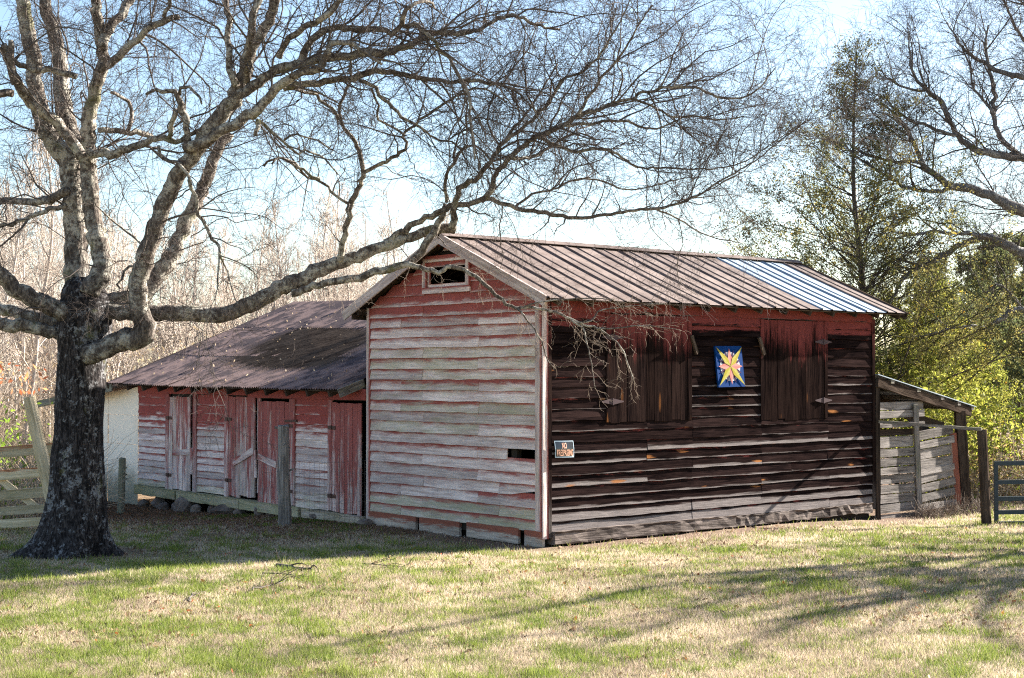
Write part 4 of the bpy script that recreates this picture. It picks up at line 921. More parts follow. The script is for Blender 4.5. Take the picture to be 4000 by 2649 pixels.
def hits(A):
    t_, w_ = tosite(A[:, 0], A[:, 1]); z_ = A[:, 2]
    return ((t_ > -.28) & (t_ < 8.4) & (w_ > -.06) & (w_ < 4.6) & (z_ < ZR + .12 - SL * np.abs(w_ - RIDGE)))
# extra unseen-order boughs that carry the fine canopy
rg = np.random.default_rng(11); extra, ed = [], []
for (P, Rd), dn in zip(list(limbs), list(dens)):
    L = np.linalg.norm(np.diff(P, axis=0), axis=1).sum()
    if dn < .5 or L < 1.2: continue
    for _ in range(int(L / .42 * dn)):
        i = int(rg.uniform(.2, .98) * (len(P) - 2)) + 1; T = nrm(P[i] - P[i - 1]); 
        d = side_dir(T, rg, rg.uniform(.5, 1.0), .45); ln = rg.uniform(.9, 2.0)
        A, B = grow(P[i], d, ln, min(.016, Rd[i] * .6), .004, max(7, int(ln / .15)), .21, np.array((.0, 0, .0)), rg)
        if not hits(A).any(): extra.append((A, B)); ed.append(1.0)
b1, l2, l3 = sprout(limbs + extra, rg, sp1=.18, L1=(.35, 1.2), sp2=.105, L2=(.18, .58), sp3=.095, L3=(.08, .26), droop=.035, start=.10, dens=dens + ed, avoid=hits)
print('tree', len(limbs), len(extra), len(b1), len(l2), len(l3))
sel = [i for i, d_ in enumerate(dens) if d_ < 0]
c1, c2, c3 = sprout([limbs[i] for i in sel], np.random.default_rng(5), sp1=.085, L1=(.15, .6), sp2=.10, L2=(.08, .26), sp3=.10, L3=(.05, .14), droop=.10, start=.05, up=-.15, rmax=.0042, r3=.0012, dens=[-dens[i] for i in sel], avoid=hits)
V, Fq = tubes(c1 + c2 + c3, 3); tag(link('hanging_twigs', mesh('hanging_twigs', V, Fq, plain('pale sunlit twig', (.22, .17, .135), .9, .1, 0, .3, 3)), big), kind='stuff')  # sunlight on these twigs is put into a paler bark colour
V, Fq = tubes(extra + b1, 4); tag(link('branches', mesh('branches', V, Fq, M_TWIG2), big), kind='stuff')
V, Fq = tubes(l2 + l3, 3); tag(link('twigs', mesh('twigs', V, Fq, M_TWIG), big), kind='stuff')
print('twig tris', len(V))

# bare tree on the right, its trunk just outside the picture
rt = thing('bare_tree', 'grey bare tree reaching in from the right edge over the lean-to', 'tree', (15.3, 34, -.3))
RL = [([(4660,2080,85),(4640,1800,70),(4625,1500,62),(4610,1200,58),(4590,950,52),(4570,700,46),(4540,450,36),(4500,200,28),(4470,-60,20)],34.00,34.00,.3),
 ([(4590,990,30),(4400,930,28),(4200,880,26),(4000,827,24),(3861,763,20),(3780,735,17),(3718,727,15),(3660,689,13),(3610,648,12),(3585,590,10),(3560,530,9),(3530,480,7),(3490,440,5),(3440,400,3)],34.00,33.00,1),
 ([(3718,729,9),(3650,750,8),(3560,735,7),(3480,700,6),(3400,650,5),(3330,600,3.5),(3280,540,2.5)],33.20,32.60,1),
 ([(3610,645,8),(3560,632,7),(3480,630,6),(3400,610,4.5),(3330,575,3)],33.10,32.80,1),
 ([(4575,760,26),(4400,690,24),(4200,640,20),(4000,614,17),(3900,606,15),(3832,595,14),(3780,565,13),(3746,534,12),(3720,490,11),(3700,440,10),(3660,379,9),(3608,344,7.5),(3575,300,6),(3558,250,5),(3552,190,3.5),(3548,110,2.5)],34.00,33.30,1.1),
 ([(3660,379,6),(3620,355,6),(3560,350,5),(3500,330,4),(3460,300,3)],33.50,33.80,1),
 ([(3740,525,8),(3690,520,7),(3620,490,6),(3560,470,5),(3500,430,4),(3450,370,3)],33.50,33.00,1),
 ([(3990,610,11),(3930,565,11),(3910,530,10),(3884,450,9.5),(3878,330,8.5),(3860,260,7),(3850,180,5),(3860,100,3)],33.70,34.20,1.1),
 ([(3884,450,7),(3840,390,6),(3800,340,5),(3790,260,4),(3760,190,3)],34.00,34.50,1.1),
 ([(4560,480,22),(4300,380,18),(4100,320,14),(4000,297,12),(3918,281,10),(3832,237,8),(3770,195,6),(3730,140,4),(3700,90,3)],34.00,34.60,1.1),
 ([(4200,345,9),(4100,260,8),(4020,180,7),(3960,90,5.5),(3930,20,4),(3900,-60,3)],34.20,34.00,1.2),
 ([(4560,420,18),(4350,250,14),(4150,120,10),(4050,40,7),(3990,-40,4)],34.00,33.20,1.2),
 ([(4600,1290,34),(4300,1120,28),(4100,1030,24),(4000,989,22),(3920,950,20),(3860,926,15),(3803,938,13),(3714,980,11),(3650,1015,10),(3603,1038,9),(3536,1079,8),(3505,1130,6.5),(3478,1186,5),(3450,1230,3)],34.00,32.60,.7),
 ([(3870,928,9),(3800,915,8),(3720,912,7),(3640,905,6),(3560,920,5),(3480,930,3.5),(3400,915,2.5)],33.00,32.60,1),
 ([(3603,1036,6),(3540,1020,5.5),(3500,1010,5),(3440,1050,4),(3400,1100,3)],32.80,32.50,1),
 ([(4610,1380,26),(4300,1260,18),(4000,1214,12),(3937,1220,11),(3890,1260,10),(3845,1294,8)],34.00,33.00,.5),
 ([(3850,1275,5),(3780,1275,4.5),(3700,1285,4),(3620,1310,3),(3540,1330,2.2)],33.00,32.70,.7),
 ([(3990,1210,6),(3960,1160,5),(3900,1110,4.5),(3850,1140,4),(3800,1060,3),(3740,1000,2.5)],33.20,33.00,.8)]
lm, dn_ = [], []
for li, (tr, y0, y1, dn) in enumerate(RL):
    P, Rd = limb_from(tr, y0, y1, 1.0, random.uniform(-.3, .3)); P[1:] += np.minimum(Rd[1:] * .5, .02)[:, None] * rng.normal(0, 1, P[1:].shape)
    lm.append((P, Rd)); dn_.append(dn); V, Fq = lumpy(P, Rd, 14 if tr[0][2] > 40 else 8, .12, 100 + li)
    link('trunk' if li == 0 else 'limb', mesh('trunk' if li == 0 else 'limb', V, Fq, B_RIGHT, True), rt)
rg = np.random.default_rng(23); extra, ed = [], []
for (P, Rd), dn in zip(lm, dn_):
    L = np.linalg.norm(np.diff(P, axis=0), axis=1).sum()
    for _ in range(int(L / .55 * dn)):
        i = int(rg.uniform(.25, .98) * (len(P) - 2)) + 1; T = nrm(P[i] - P[i - 1])
        ln = rg.uniform(.9, 2.0); A, B = grow(P[i], side_dir(T, rg, rg.uniform(.45, .9), .6), ln, min(.022, Rd[i] * .6), .006, max(7, int(ln / .18)), .16, np.array((0, 0, .03)), rg)
        extra.append((A, B)); ed.append(1.)
b1, l2, l3 = sprout(lm + extra, rg, sp1=.20, L1=(.5, 1.5), sp2=.12, L2=(.25, .7), sp3=.13, L3=(.12, .36), droop=-.02, start=.1, dens=dn_ + ed, r3=.0026, rmax=.018)
print('right', len(b1), len(l2), len(l3))
V, Fq = tubes(extra + b1, 4); tag(link('branches', mesh('branches', V, Fq, M_TWIG2), rt), kind='stuff')
V, Fq = tubes(l2 + l3, 3); tag(link('twigs', mesh('twigs', V, Fq, M_TWIG), rt), kind='stuff')

# its neighbour, wholly outside the right edge: its limbs throw the long shadows on the lawn
for (tx, ty), sd, lb in (((14.4, 25.3), 41, 'bare tree standing outside the right edge that shades the lawn'), ((15.4, 23.4), 43, 'second bare tree outside the right edge nearer the camera')):
    nt = thing('bare_tree', lb, 'tree', (tx, ty, -.3))
    rg = np.random.default_rng(sd); P, Rd = grow(np.array((tx, ty, -.4)), np.array((.05, 0, 1.)), 7.5, .26, .06, 20, .06, np.array((0, 0, .03)), rg); V, Fq = lumpy(P, Rd, 12, .1, 300); link('trunk', mesh('trunk', V, Fq, B_RIGHT, True), nt)
    lm2 = []
    for k in range(34):
        i = int(rg.uniform(4, 18)); A, B = grow(P[i], nrm(np.array((rg.normal(-.15, .8), rg.normal(0, .8), rg.uniform(.05, .8)))), rg.uniform(1.8, 4.0), Rd[i] * .5, .018, 14, .15, np.array((0, 0, .02)), rg)
        if (A[:, 0] / A[:, 1]).min() < .40: continue
        V, Fq = lumpy(A, B, 7, .1, 310 + k); link('limb', mesh('limb', V, Fq, B_RIGHT, True), nt); lm2.append((A, B))
    if sd == 43:
        Q = catmull(np.array([(15.4, 23.4, 4.6, .11), (14.4, 23.8, 5.6, .09), (13.5, 23.9, 6.2, .075), (13.0, 23.0, 6.5, .06), (12.5, 22.1, 6.9, .045), (12.2, 21.3, 7.5, .03)]), 22); V, Fq = lumpy(Q[:, :3], Q[:, 3], 7, .1, 350); link('limb', mesh('limb', V, Fq, B_RIGHT, True), nt); lm2.append((Q[:, :3], Q[:, 3]))
    b1, l2, l3 = sprout(lm2, rg, sp1=.3, L1=(.6, 1.6), sp2=.25, L2=(.3, .8), sp3=.4, L3=(.15, .3), droop=-.02, start=.2, rmax=.02)
    ok = [q for q in b1 + l2 if (q[0][:, 0] / q[0][:, 1]).min() > .365]
    for nn in (8,): V, Fq = tubes(ok, 4)
    tag(link('branches', mesh('branches', V, Fq, M_TWIG2), nt), kind='stuff')

# ------------------------------------------------------------------ winter wood behind the shed
def sapling(seed, H, nb=34, spread=.5, r=.075, twr=.0065):
    rg = np.random.default_rng(seed)
    P, Rd = grow(np.zeros(3), np.array((rg.normal(0, .06), rg.normal(0, .06), 1.)), H, r, .012, 16, .05, np.array((0, 0, .05)), rg)
    B, T = [], []
    for k in range(nb):
        u = rg.uniform(.22, .98) * 14.99; i = int(u); q = P[i] + (P[i + 1] - P[i]) * (u - i)
        L = H * rg.uniform(.16, .34) * (1.15 - u / 16); a_ = rg.uniform(0, 6.28)
        A, Ra = grow(q, nrm(np.array((math.cos(a_) * spread, math.sin(a_) * spread, rg.uniform(.35, 1.)))), L, max(.009, Rd[i] * .45), .006, 8, .13, np.array((0, 0, .06)), rg); B.append((A, Ra))
        for _ in range(9):
            v = rg.uniform(.15, 1) * 6.99; j = int(v); q2 = A[j] + (A[j + 1] - A[j]) * (v - j)
            C_, Rc = grow(q2, side_dir(nrm(A[j + 1] - A[j]), rg, rg.uniform(.4, .9), .5), L * rg.uniform(.2, .5), .0075, twr * .8, 5, .16, np.array((0, 0, .04)), rg); T.append((C_, Rc))
            for _ in range(2):
                v = rg.uniform(.2, 1) * 3.99; j2 = int(v); q3 = C_[j2] + (C_[j2 + 1] - C_[j2]) * (v - j2)
                T.append(grow(q3, side_dir(nrm(C_[j2 + 1] - C_[j2]), rg, .6, .4), L * rg.uniform(.1, .25), twr * .8, twr * .6, 3, .15, np.array((0, 0, .02)), rg))
    return [(P, Rd)], B, T
vars_ = []
for k, (H, nb, sp) in enumerate(((8.2, 34, .5), (9.4, 38, .45), (7.2, 30, .62), (10.2, 34, .4), (6.0, 30, .7))):
    a_, b_, c_ = sapling(50 + k, H, nb, sp)
    V, Fq = tubes(a_, 6); m1 = mesh('trunk', V, Fq, B_WOODS, True)
    V, Fq = tubes(b_ , 3); V2, F2 = tubes(c_, 3); Vc = np.concatenate((V, V2)); m2 = mesh('crown', Vc, Fq + [f + len(V) for f in F2], B_WOODS)
    vars_.append((m1, m2, Vc, Fq + [f + len(V) for f in F2]))
rg = np.random.default_rng(5)
kinds = ['slim pale bare tree in the sunlit wood behind the shed', 'tall pale bare tree in the sunlit wood behind the shed', 'wide low bare tree in the sunlit wood behind the shed', 'tallest straight bare tree in the sunlit wood behind the shed', 'short bushy bare tree in the sunlit wood behind the shed']
for k in range(120):
    yy = rg.uniform(39, 62); xx = rg.uniform(-.40, -.045) * yy
    if k > 104: xx = rg.uniform(-.36, -.26) * yy; yy = rg.uniform(34, 40)
    v = int(rg.integers(0, 5)); s_ = rg.uniform(.72, 1.05) * (.86 if yy < 45 else 1)
    if -xx / yy > .27: s_ *= 1.1
    o = thing('sapling', kinds[v], 'tree', (xx, yy, -.4), 'bare trees of the wood behind the shed')
    M = Matrix.Translation((xx, yy, -.4)) @ Matrix.Rotation(rg.uniform(0, 6.28), 4, 'Z') @ Matrix.Scale(s_, 4); o.matrix_basis = M; WM[o.name] = M
    link('trunk', vars_[v][0], o, M); link('crown', vars_[v][1], o, M)
# the far wood, one mass
Vs, Fs, off = [], [], 0
for k in range(46):
    yy = rg.uniform(66, 95); xx = rg.uniform(-.44, -.02) * yy; V, Fc = vars_[k % 5][2], vars_[k % 5][3]
    a_ = rg.uniform(0, 6.28); s_ = rg.uniform(.8, 1.15)
    Rm = np.array(((math.cos(a_), -math.sin(a_), 0), (math.sin(a_), math.cos(a_), 0), (0, 0, 1))) * s_
    sel = rg.random(len(Fc[-1])) < .4
    F2 = [Fc[0]] + [f for f in Fc[1:]]
    Vs.append(V @ Rm.T + np.array((xx, yy, -.4))); Fs += [f[rg.random(len(f)) < .32] + off for f in F2]; off += len(V)
tag(link('far_wood', mesh('far_wood', np.concatenate(Vs), np.concatenate(Fs), B_WOODS)), 'mass of pale bare trees far behind the shed', kind='stuff')
def stems(n, xf, yr, hr, r, seed, lean=.5, droop=-.10, z0=-.45, npt=6):
    rg = np.random.default_rng(seed); out = []
    while len(out) < n:
        yy = rg.uniform(*yr); xx = xf(rg, yy)
        if indoors(np.array(xx), np.array(yy), .3): continue
        h = rg.uniform(*hr) * rg.uniform(.5, 1)
        out.append(grow(np.array((xx, yy, max(float(gz(xx, yy)), z0) - .05)), nrm(np.array((rg.normal(0, lean), rg.normal(0, lean), 1))), h, r * rg.uniform(.6, 1.2), r * .5, npt, .14, np.array((0, 0, droop)), rg))
    return out
S = stems(5200, lambda g, y: g.uniform(-.42, -.05) * y, (34, 50), (1.4, 4.0), .0075, 3)
S += stems(1500, lambda g, y: g.uniform(-.40, -.29) * y, (25.5, 33), (.8, 2.6), .006, 4)
V, Fq = tubes(S, 3); tag(link('undergrowth', mesh('undergrowth', V, Fq, M_BRUSH)), 'sunlit tan brush and vines behind the shed', kind='stuff')

# ------------------------------------------------------------------ leaves and evergreens
def leaf_cloud(C, size, rg, c0, c1, bias=None, up=0.):
    """two-triangle leaf for each point"""
    n = len(C); a_ = rg.normal(0, 1, (n, 3)); a_[:, 2] += up; a_ /= np.linalg.norm(a_, axis=1, keepdims=True); b_ = np.cross(a_, rg.normal(0, 1, (n, 3))); b_ /= np.linalg.norm(b_, axis=1, keepdims=True) + 1e-9
    s_ = size * rg.uniform(.6, 1.3, (n, 1)); w_ = .42
    V = np.stack((C - a_ * s_, C + b_ * s_ * w_, C + a_ * s_, C - b_ * s_ * w_), 1).reshape(-1, 3)
    Fq = np.arange(n * 4).reshape(n, 4); m_ = rg.random((n, 1)) if bias is None else np.clip(bias[:, None] + rg.normal(0, .18, (n, 1)), 0, 1)
    col = np.repeat(np.array(c0) * (1 - m_) + np.array(c1) * m_, 4, axis=0); return V, Fq, col
def cedar_parts(seed, H, Rm, nbr, nleaf, c0, c1, size=.045, lo=.06, shape=1.0, gold=.0, sparse=.5, pw=.75, tilt=.3):
    rg = np.random.default_rng(seed)
    P, Rd = grow(np.zeros(3), np.array((0, 0, 1.)), H, H * .0125, .012, 16, .03, np.array((0, 0, .1)), rg)
    br = []; pts = []; bias = []
    for k in range(nbr):
        u = lo + (1 - lo) * rg.random() ** .85; i = min(14, int(u * 15)); q = P[i] + (P[i + 1] - P[i]) * (u * 15 - i if u < 1 else 1)
        L = Rm * (max(.05, 1 - u) ** pw * shape) * rg.uniform(.45, 1.2) + .12; a_ = rg.uniform(0, 6.28)
        A, B = grow(q, nrm(np.array((math.cos(a_), math.sin(a_), rg.uniform(-.1, .35) + tilt))), L, .004 + .005 * L, .003, 9, .10, np.array((0, 0, .02)), rg); br.append((A, B))
        bb = rg.uniform(0, 1)
        for _ in range(int(3 + L * 4)):
            v = rg.uniform(.25, 1) * 7.99; j = int(v); q2 = A[j] + (A[j + 1] - A[j]) * (v - j)
            l2 = rg.uniform(.18, .55) * (.5 + .3 * L); A2, B2 = grow(q2, side_dir(nrm(A[j + 1] - A[j]), rg, rg.uniform(.4, 1.), .3), l2, .004, .003, 5, .16, np.array((0, 0, .02)), rg); br.append((A2, B2))
            pts.append((A2, bb))
    tot = sum(np.linalg.norm(a_[-1] - a_[0]) for a_, _ in pts); C, bs = [], []
    for A2, bb in pts:
        if rg.random() < sparse * .35: continue
        n_ = max(2, int(nleaf * np.linalg.norm(A2[-1] - A2[0]) / tot)); v = rg.uniform(.1, 1.08, n_) * 3.98; j = v.astype(int).clip(0, 3); q = A2[j] + (A2[j + 1] - A2[j]) * (v - j)[:, None]
        C.append(q + rg.normal(0, .055, (n_, 3))); bs.append(np.full(n_, bb))
    C = np.concatenate(C); bs = np.concatenate(bs)
    V, Fq, col = leaf_cloud(C, size, rg, c0, c1, bs, .4)
    if gold:
        g_ = np.repeat(rg.random(len(C)) < gold, 4); col[g_] = np.array((.42, .24, .03))
    return (P, Rd), br, V, Fq, col
def evergreen(label, px, Y, H, parts, s_=1.0, rot=0., group='evergreens beyond the lean-to', cat='tree', z0=-.35, name='cedar_tree'):
    (m1, m2, m3) = parts; x_ = (px - CX) / F * Y; M = Matrix.Translation((x_, Y, z0)) @ Matrix.Rotation(rot, 4, 'Z') @ Matrix.Scale(s_, 4)
    o = thing(name, label, cat, (x_, Y, z0), group); o.matrix_basis = M; WM[o.name] = M
    link('trunk', m1, o, M); link('branches', m2, o, M); tag(link('foliage', m3, o, M), kind='stuff')
def meshes(p, bk):
    (P, Rd), br, V, Fq, col = p; v, f = tubes([(P, Rd)], 8); v2, f2 = tubes(br, 3)
    return mesh('trunk', v, f, bk, True), mesh('branches', v2, f2, M_TWIG), mesh('foliage', V, Fq, M_LEAF, False, col)
OL0, OL1 = (.055, .075, .022), (.17, .165, .035)
YG0, YG1 = (.13, .155, .03), (.36, .34, .07)
cA = meshes(cedar_parts(1, 9.9, 5.2, 250, 105000, (.085, .105, .04), (.27, .23, .075), .031, .10, 1.0, .010, .7, .85, .38), M_TWIG2)
cB = meshes(cedar_parts(2, 5.0, 2.2, 110, 34000, YG0, YG1, .034, .02, 1.15, .012, .25), M_TWIG2)
cC = meshes(cedar_parts(3, 6.0, 2.4, 110, 26000, (.07, .10, .05), (.20, .20, .075), .055, .02, 1.1, .0, .15), M_TWIG2)
evergreen('tall loose olive cedar with open branches standing behind the lean-to', 3410, 33, 9.9, cA, 1.0, .4)
evergreen('thin olive cedar showing just past the barn roof end', 3140, 37, 6, cA, .56, 2.5)
evergreen('yellow green cedar pressed against the barn corner', 3500, 33, 5, cB, .88, 0); evergreen('bright yellow green cedar above the lean-to roof', 3640, 34.5, 5, cB, .94, 2.)
evergreen('lower yellow green cedar between lean-to and gatepost', 3740, 36, 5, cB, .74, 4.)
for px_, Y_, s_, r_, lb in ((3860, 52, 1.15, 0, 'dark cedar far behind the gatepost'), (3960, 48, .95, 1, 'dark cedar far behind the metal gate'), (3780, 58, 1.2, 2, 'tallest dark cedar beyond the lean-to roof edge'), (4040, 56, 1.3, 3, 'dark cedar at the right edge behind the metal gate'), (3690, 62, 1.25, 4, 'distant dark cedar behind the bright cedars'), (3910, 66, 1.45, 5, 'most distant dark cedar behind the gate'), (4120, 45, 1.0, 2.2, 'dark cedar just outside the right edge')):
    evergreen(lb, px_, Y_, 6, cC, s_, r_)
rg = np.random.default_rng(9)
# leafy thicket and vines
def thicket(name, label, n, xr, yr, zr, size, c0, c1, seed, clump=.35, nst=0):
    rg = np.random.default_rng(seed); k = max(4, n // 60)
    cc = np.column_stack((rg.uniform(*xr, k), rg.uniform(*yr, k), rg.uniform(zr[0], zr[1], k) ** 1))
    i = rg.integers(0, k, n); C = cc[i] + rg.normal(0, clump, (n, 3)); C[:, 2] = np.maximum(C[:, 2], zr[0]); C = C[~indoors(C[:, 0], C[:, 1], .15)]
    V, Fq, col = leaf_cloud(C, size, rg, c0, c1); tag(link(name, mesh(name, V, Fq, M_LEAF, False, col)), label, kind='stuff')
thicket('vine_leaves', 'bright green vine leaves in the thicket beyond the lean-to', 5200, (8.0, 13.0), (30, 33), (-.1, 1.5), .055, (.13, .19, .03), (.40, .40, .06), 31)
thicket('shrub_leaves', 'yellow green shrub leaves above the lean-to roof', 3600, (8.3, 9.9), (30.5, 33), (.8, 2.2), .055, (.20, .22, .03), (.46, .46, .10), 32)
thicket('hedge_leaves', 'brown and tan dead leaves on the hedge behind the gate', 4200, (8.2, 14), (29.5, 31.5), (-.25, .8), .05, (.20, .13, .06), (.36, .26, .13), 33)
thicket('ivy_leaves', 'green ivy leaves in the brush left of the big tree', 1300, (-10.4, -8.95), (26, 27.5), (-.2, 1.9), .05, (.10, .17, .02), (.26, .36, .05), 34, .3)
thicket('maple_leaves', 'few orange red leaves in the brush left of the big tree', 90, (-9.6, -8.9), (26.5, 28), (2.0, 2.4), .06, (.55, .15, .06), (.6, .25, .12), 35, .2)
thicket('brush_leaves', 'tan dead leaves hanging in the brush behind the shed', 6000, (-16, -3), (35, 46), (-.3, 3.2), .05, (.30, .22, .13), (.48, .38, .24), 36, .6)
S = stems(1500, lambda g, y: g.uniform(.27, .42) * y, (29.5, 34), (.8, 2.4), .006, 14); V, Fq = tubes(S, 3); tag(link('hedge_stems', mesh('hedge_stems', V, Fq, M_BRUSH)), 'brown hedge stems behind the metal gate', kind='stuff')
rg = np.random.default_rng(15); S = []
for k in range(620):
    q = W(rg.uniform(8.7, 10.9), rg.uniform(-.55, -.08), 0); S.append(grow(np.array((q[0], q[1], float(gz(q[0], q[1])) - .03)), nrm(np.array((rg.normal(0, .55), rg.normal(0, .5), 1))), rg.uniform(.15, .5), .004, .002, 5, .22, np.array((0, 0, -.12)), rg))
V, Fq = tubes(S, 3); tag(link('dry_weeds', mesh('dry_weeds', V, Fq, plain('dry weed stem', (.20, .155, .125)))), 'matted dry weeds at the foot of the lean-to', kind='stuff')

# ------------------------------------------------------------------ grass
rg = np.random.default_rng(77)
def blades(n, yr, hs, seed, pw=1.6):
    rg = np.random.default_rng(seed)
    u = rg.random(n); k = 1 - pw; yy = (yr[0] ** k + u * (yr[1] ** k - yr[0] ** k)) ** (1 / k); xx = rg.uniform(-1, 1, n) * (.385 * yy + .9)
    ok = ~indoors(xx, yy, .02) & (np.hypot(xx + 5.72, yy - 19.9) > .55); xx, yy = xx[ok], yy[ok]
    t_, w_ = tosite(xx, yy); dd = np.where((w_ > -.8) & (t_ > -.8) & (t_ < 9), np.maximum(np.maximum(-t_, -w_), 0), 9)
    tr_ = np.hypot(xx + 5.72, yy - 19.9); bare = (np.maximum.reduce([.9 * ss(1.5, .7, tr_), ss(1.1, .3, dd) * .93, .80 * ss(4.2, 1.6, -t_) * ss(2.5, 4.5, w_)]) > rg.random(len(xx))); xx, yy = xx[~bare], yy[~bare]
    g = lawn(xx, yy); isg = rg.random(len(xx)) < g * .78 + .05
    h = np.where(isg, rg.uniform(.03, .075, len(xx)), rg.uniform(.018, .05, len(xx))) * hs * (.7 + .6 * vnoise(xx * 1.7, yy * 1.7, 40))
    tuft = vnoise(xx * 4.5, yy * 4.5, 41); h = np.where(isg & (tuft > .80), h * 1.7, h)
    a_ = rg.uniform(0, 6.28, len(xx)); wd = .0028 * (yy / 12) * rg.uniform(.7, 1.4, len(xx)); ln = rg.uniform(.15, 1.0, len(xx)) * h; b_ = rg.uniform(0, 6.28, len(xx))
    z_ = gz(xx, yy) + .0
    base = np.stack((xx, yy, z_ - .012), -1); dv = np.stack((np.cos(a_) * wd, np.sin(a_) * wd, 0 * wd), -1); tip = base + np.stack((np.cos(b_) * ln, np.sin(b_) * ln, h + .012), -1)
    V = np.stack((base - dv, base + dv, tip), 1).reshape(-1, 3)
    m_ = rg.random((len(xx), 1))
    ct_ = np.array((.38, .30, .22)) * (1 - m_) + np.array((.82, .69, .53)) * m_; cg_ = np.array((.10, .14, .03)) * (1 - m_) + np.array((.31, .34, .08)) * m_
    gr = (m_ > 1.42 - 1.25 * fbm(xx * 1.3, yy * 1.3, 90, 4)[:, None]) * (~isg[:, None]); ct_ = np.where(gr, np.array((.20, .15, .11)), ct_)
    col = np.repeat(np.where(isg[:, None], cg_, ct_), 3, axis=0)
    return V, np.arange(len(V)).reshape(-1, 3), col
V, Fq, col = blades(600000, (10.6, 27), 1.0, 78)
tag(link('grass', mesh('grass', V, Fq, M_GRASS, False, col)), 'dry tan winter grass with green patches', kind='stuff')
def tufts(n, seed):
    rg = np.random.default_rng(seed); k = -.6; u = rg.random(n); yy = (10.6 ** k + u * (24. ** k - 10.6 ** k)) ** (1 / k); xx = rg.uniform(-1, 1, n) * (.362 * yy + .4)
    g = lawn(xx, yy); t_, w_ = tosite(xx, yy); keep = ~indoors(xx, yy, .9) & (np.hypot(xx + 5.72, yy - 19.9) > .8); xx, yy, g = xx[keep], yy[keep], g[keep]
    m = 26; isg = rg.random(len(xx)) < g * 1.0 + .05; hs = np.where(isg, rg.uniform(.05, .11, len(xx)), rg.uniform(.03, .065, len(xx)))
    rad = rg.uniform(.02, .07, len(xx)); X = np.repeat(xx, m) + rg.normal(0, 1, len(xx) * m) * np.repeat(rad, m); Y = np.repeat(yy, m) + rg.normal(0, 1, len(xx) * m) * np.repeat(rad, m)
    dx, dy = X - np.repeat(xx, m), Y - np.repeat(yy, m); h = np.repeat(hs, m) * rg.uniform(.5, 1.1, len(X)); wd = .003 * Y / 12 * rg.uniform(.7, 1.4, len(X)); a_ = rg.uniform(0, 6.28, len(X))
    base = np.stack((X, Y, gz(X, Y) - .01), -1); dv = np.stack((np.cos(a_) * wd, np.sin(a_) * wd, 0 * wd), -1); tip = base + np.stack((dx * 1.1 + rg.normal(0, .012, len(X)), dy * 1.1 + rg.normal(0, .012, len(X)), h), -1)
    V = np.stack((base - dv, base + dv, tip), 1).reshape(-1, 3); v_ = np.repeat(rg.random(len(xx)), m)[:, None] * .6 + .4 * rg.random((len(X), 1)); gg = np.repeat(isg, m)[:, None]
    c_ = np.where(gg, np.array((.06, .105, .02)) * (1 - v_) + np.array((.25, .31, .05)) * v_, np.array((.22, .165, .12)) * (1 - v_) + np.array((.60, .50, .37)) * v_)
    return V, np.arange(len(V)).reshape(-1, 3), np.repeat(c_, 3, axis=0)
V, Fq, col = tufts(11000, 91); tag(link('grass_tufts', mesh('grass_tufts', V, Fq, M_GRASS, False, col)), 'taller tufts of grass scattered through the lawn', kind='stuff')
V, Fq, col = blades(60000, (25, 36), 1.4, 79, 1.2); sel = V[Fq[:, 0], 0] > 5; V2 = V.reshape(-1, 3, 3)[sel].reshape(-1, 3); c2 = col.reshape(-1, 3, 3)[sel].reshape(-1, 3)
tag(link('field_grass', mesh('field_grass', V2, np.arange(len(V2)).reshape(-1, 3), M_GRASS, False, c2)), 'sunlit grass beyond the metal gate', kind='stuff')
# fallen leaves
n = 9000; yy = rg.uniform(10.8, 24, n) ; xx = rg.uniform(-1, 1, n) * .36 * yy; keep = ~indoors(xx, yy, .05) & (fbm(xx * .9, yy * .9, 61, 3) + .35 * vnoise(xx * 5, yy * 5, 62) > .70); xx, yy = xx[keep], yy[keep]
V, Fq, col = leaf_cloud(np.stack((xx, yy, gz(xx, yy) + .022), -1), .033, rg, (.10, .06, .04), (.38, .25, .15), None, .5); red = np.repeat(rg.random(len(xx)) < .04, 4); col[red] = (.38, .09, .03)
tag(link('fallen_leaves', mesh('fallen_leaves', V, Fq, M_DEAD, False, col)), 'brown fallen leaves scattered over the lawn', kind='stuff')
# leaf litter and moss along the shed
n = 15000; wv = rg.uniform(2.5, 15.5, n); tv = -np.abs(rg.normal(0, 1.7, n)) - .02; q = np.array([W(a_, b_, 0)[:2] for a_, b_ in zip(tv, wv)])
V, Fq, col = leaf_cloud(np.column_stack((q, gz(q[:, 0], q[:, 1]) + .012)), .028, rg, (.10, .06, .04), (.26, .16, .10), None, 1.0); tag(link('leaf_litter', mesh('leaf_litter', V, Fq, M_DEAD, False, col)), 'brown leaf litter along the foot of the shed', kind='stuff')
n = 16000; wv = np.concatenate((rg.normal(7.6, .9, n // 2), rg.normal(5.2, .6, n // 2))); tv = -np.abs(rg.normal(.35, .35, n)); q = np.array([W(a_, b_, 0)[:2] for a_, b_ in zip(tv, wv)]); kk = vnoise(q[:, 0] * 2.2, q[:, 1] * 2.2, 71) > .48; q = q[kk]
V, Fq, col = leaf_cloud(np.column_stack((q, gz(q[:, 0], q[:, 1]) + .012)), .018, rg, (.05, .09, .012), (.13, .19, .02), None, .5); tag(link('moss', mesh('moss', V, Fq, M_DEAD, False, col)), 'green moss and weeds below the shed doors', kind='stuff')

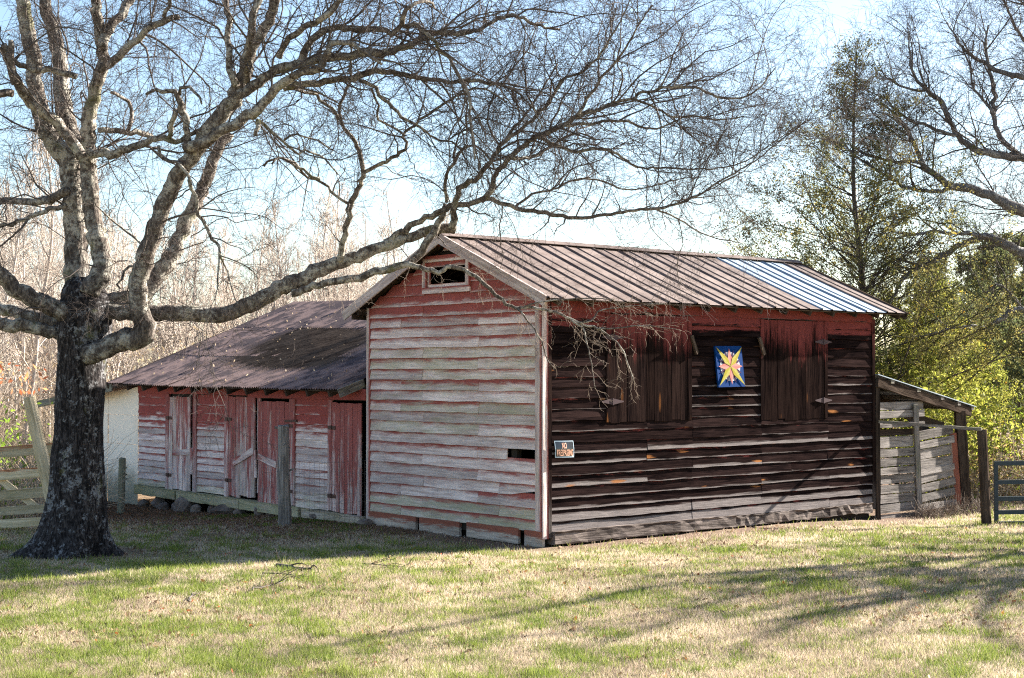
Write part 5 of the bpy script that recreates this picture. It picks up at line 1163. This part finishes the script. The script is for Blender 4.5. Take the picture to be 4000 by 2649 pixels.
# ------------------------------------------------------------------ fallen branches
def fallen(label, pa, pb, r, seed, twigs=8, lift=.03):
    rg = np.random.default_rng(seed)
    def gp(p):
        x_ = (p[0] - CX) / F; z_ = -(p[1] - CY) / F; d = np.array((x_, ct - st * z_, st + ct * z_)); k = -(EYE) / d[2]; q = np.array((d[0] * k, d[1] * k)); return np.array((q[0], q[1], float(gz(q[0], q[1])) + lift))
    A, B = gp(pa), gp(pb); n = 9; P = A + (B - A) * np.linspace(0, 1, n)[:, None] + rg.normal(0, .018, (n, 3)); P[:, 2] = np.abs(P[:, 2] - A[2]) * .6 + A[2] ; Rd = np.linspace(r, r * .45, n)
    o = thing('fallen_branch', label, 'branch', tuple(P[0]), 'fallen branches on the lawn'); V, Fq = lumpy(P, Rd, 7, .12, seed); link('stem', mesh('stem', V, Fq, M_TWIG2, True), o)
    tw = []
    for _ in range(twigs):
        i = rg.integers(1, n - 1); T = nrm(P[i + 1] - P[i]); d = side_dir(T, rg, .7); d[2] = abs(d[2]) * .35; L = rg.uniform(.15, .5)
        a_ = grow(P[i], nrm(d), L, r * .4, .003, 6, .2, np.array((0, 0, -.03)), rg); a_[0][:, 2] = np.maximum(a_[0][:, 2], A[2] - .02); tw.append(a_)
    if tw: V, Fq = tubes(tw, 4); link('twigs', mesh('twigs', V, Fq, M_TWIG), o)
fallen('thickest dark fallen branch lying on the grass before the thick grey post', (1080, 2212), (1235, 2232), .028, 1, 6); fallen('thin forked fallen branch just below the thickest one', (985, 2318), (1120, 2285), .012, 2, 9)
fallen('wiry fallen twig below the gable wall', (1405, 2200), (1620, 2220), .009, 3, 10); fallen('short pale broken stick poking up from the lawn', (738, 2365), (757, 2325), .012, 4, 1, .03)
fallen('smallest fallen twig beside the forked branch', (1030, 2250), (1190, 2262), .008, 5, 8)


rg = np.random.default_rng(88); n = 170; yv = rg.uniform(4.8, 12.6, n); xv = rg.uniform(-.3, 3.8, n); q = np.array([W(a_, b_, zs(a_, b_) + .035) for a_, b_ in zip(xv, yv)])
V, Fq, col = leaf_cloud(q, .035, rg, (.30, .20, .12), (.62, .50, .36), None, 1.2); tag(link('roof_leaves', mesh('roof_leaves', V, Fq, M_DEAD, False, col)), 'pale dead leaves lying on the low shed roof', kind='stuff')
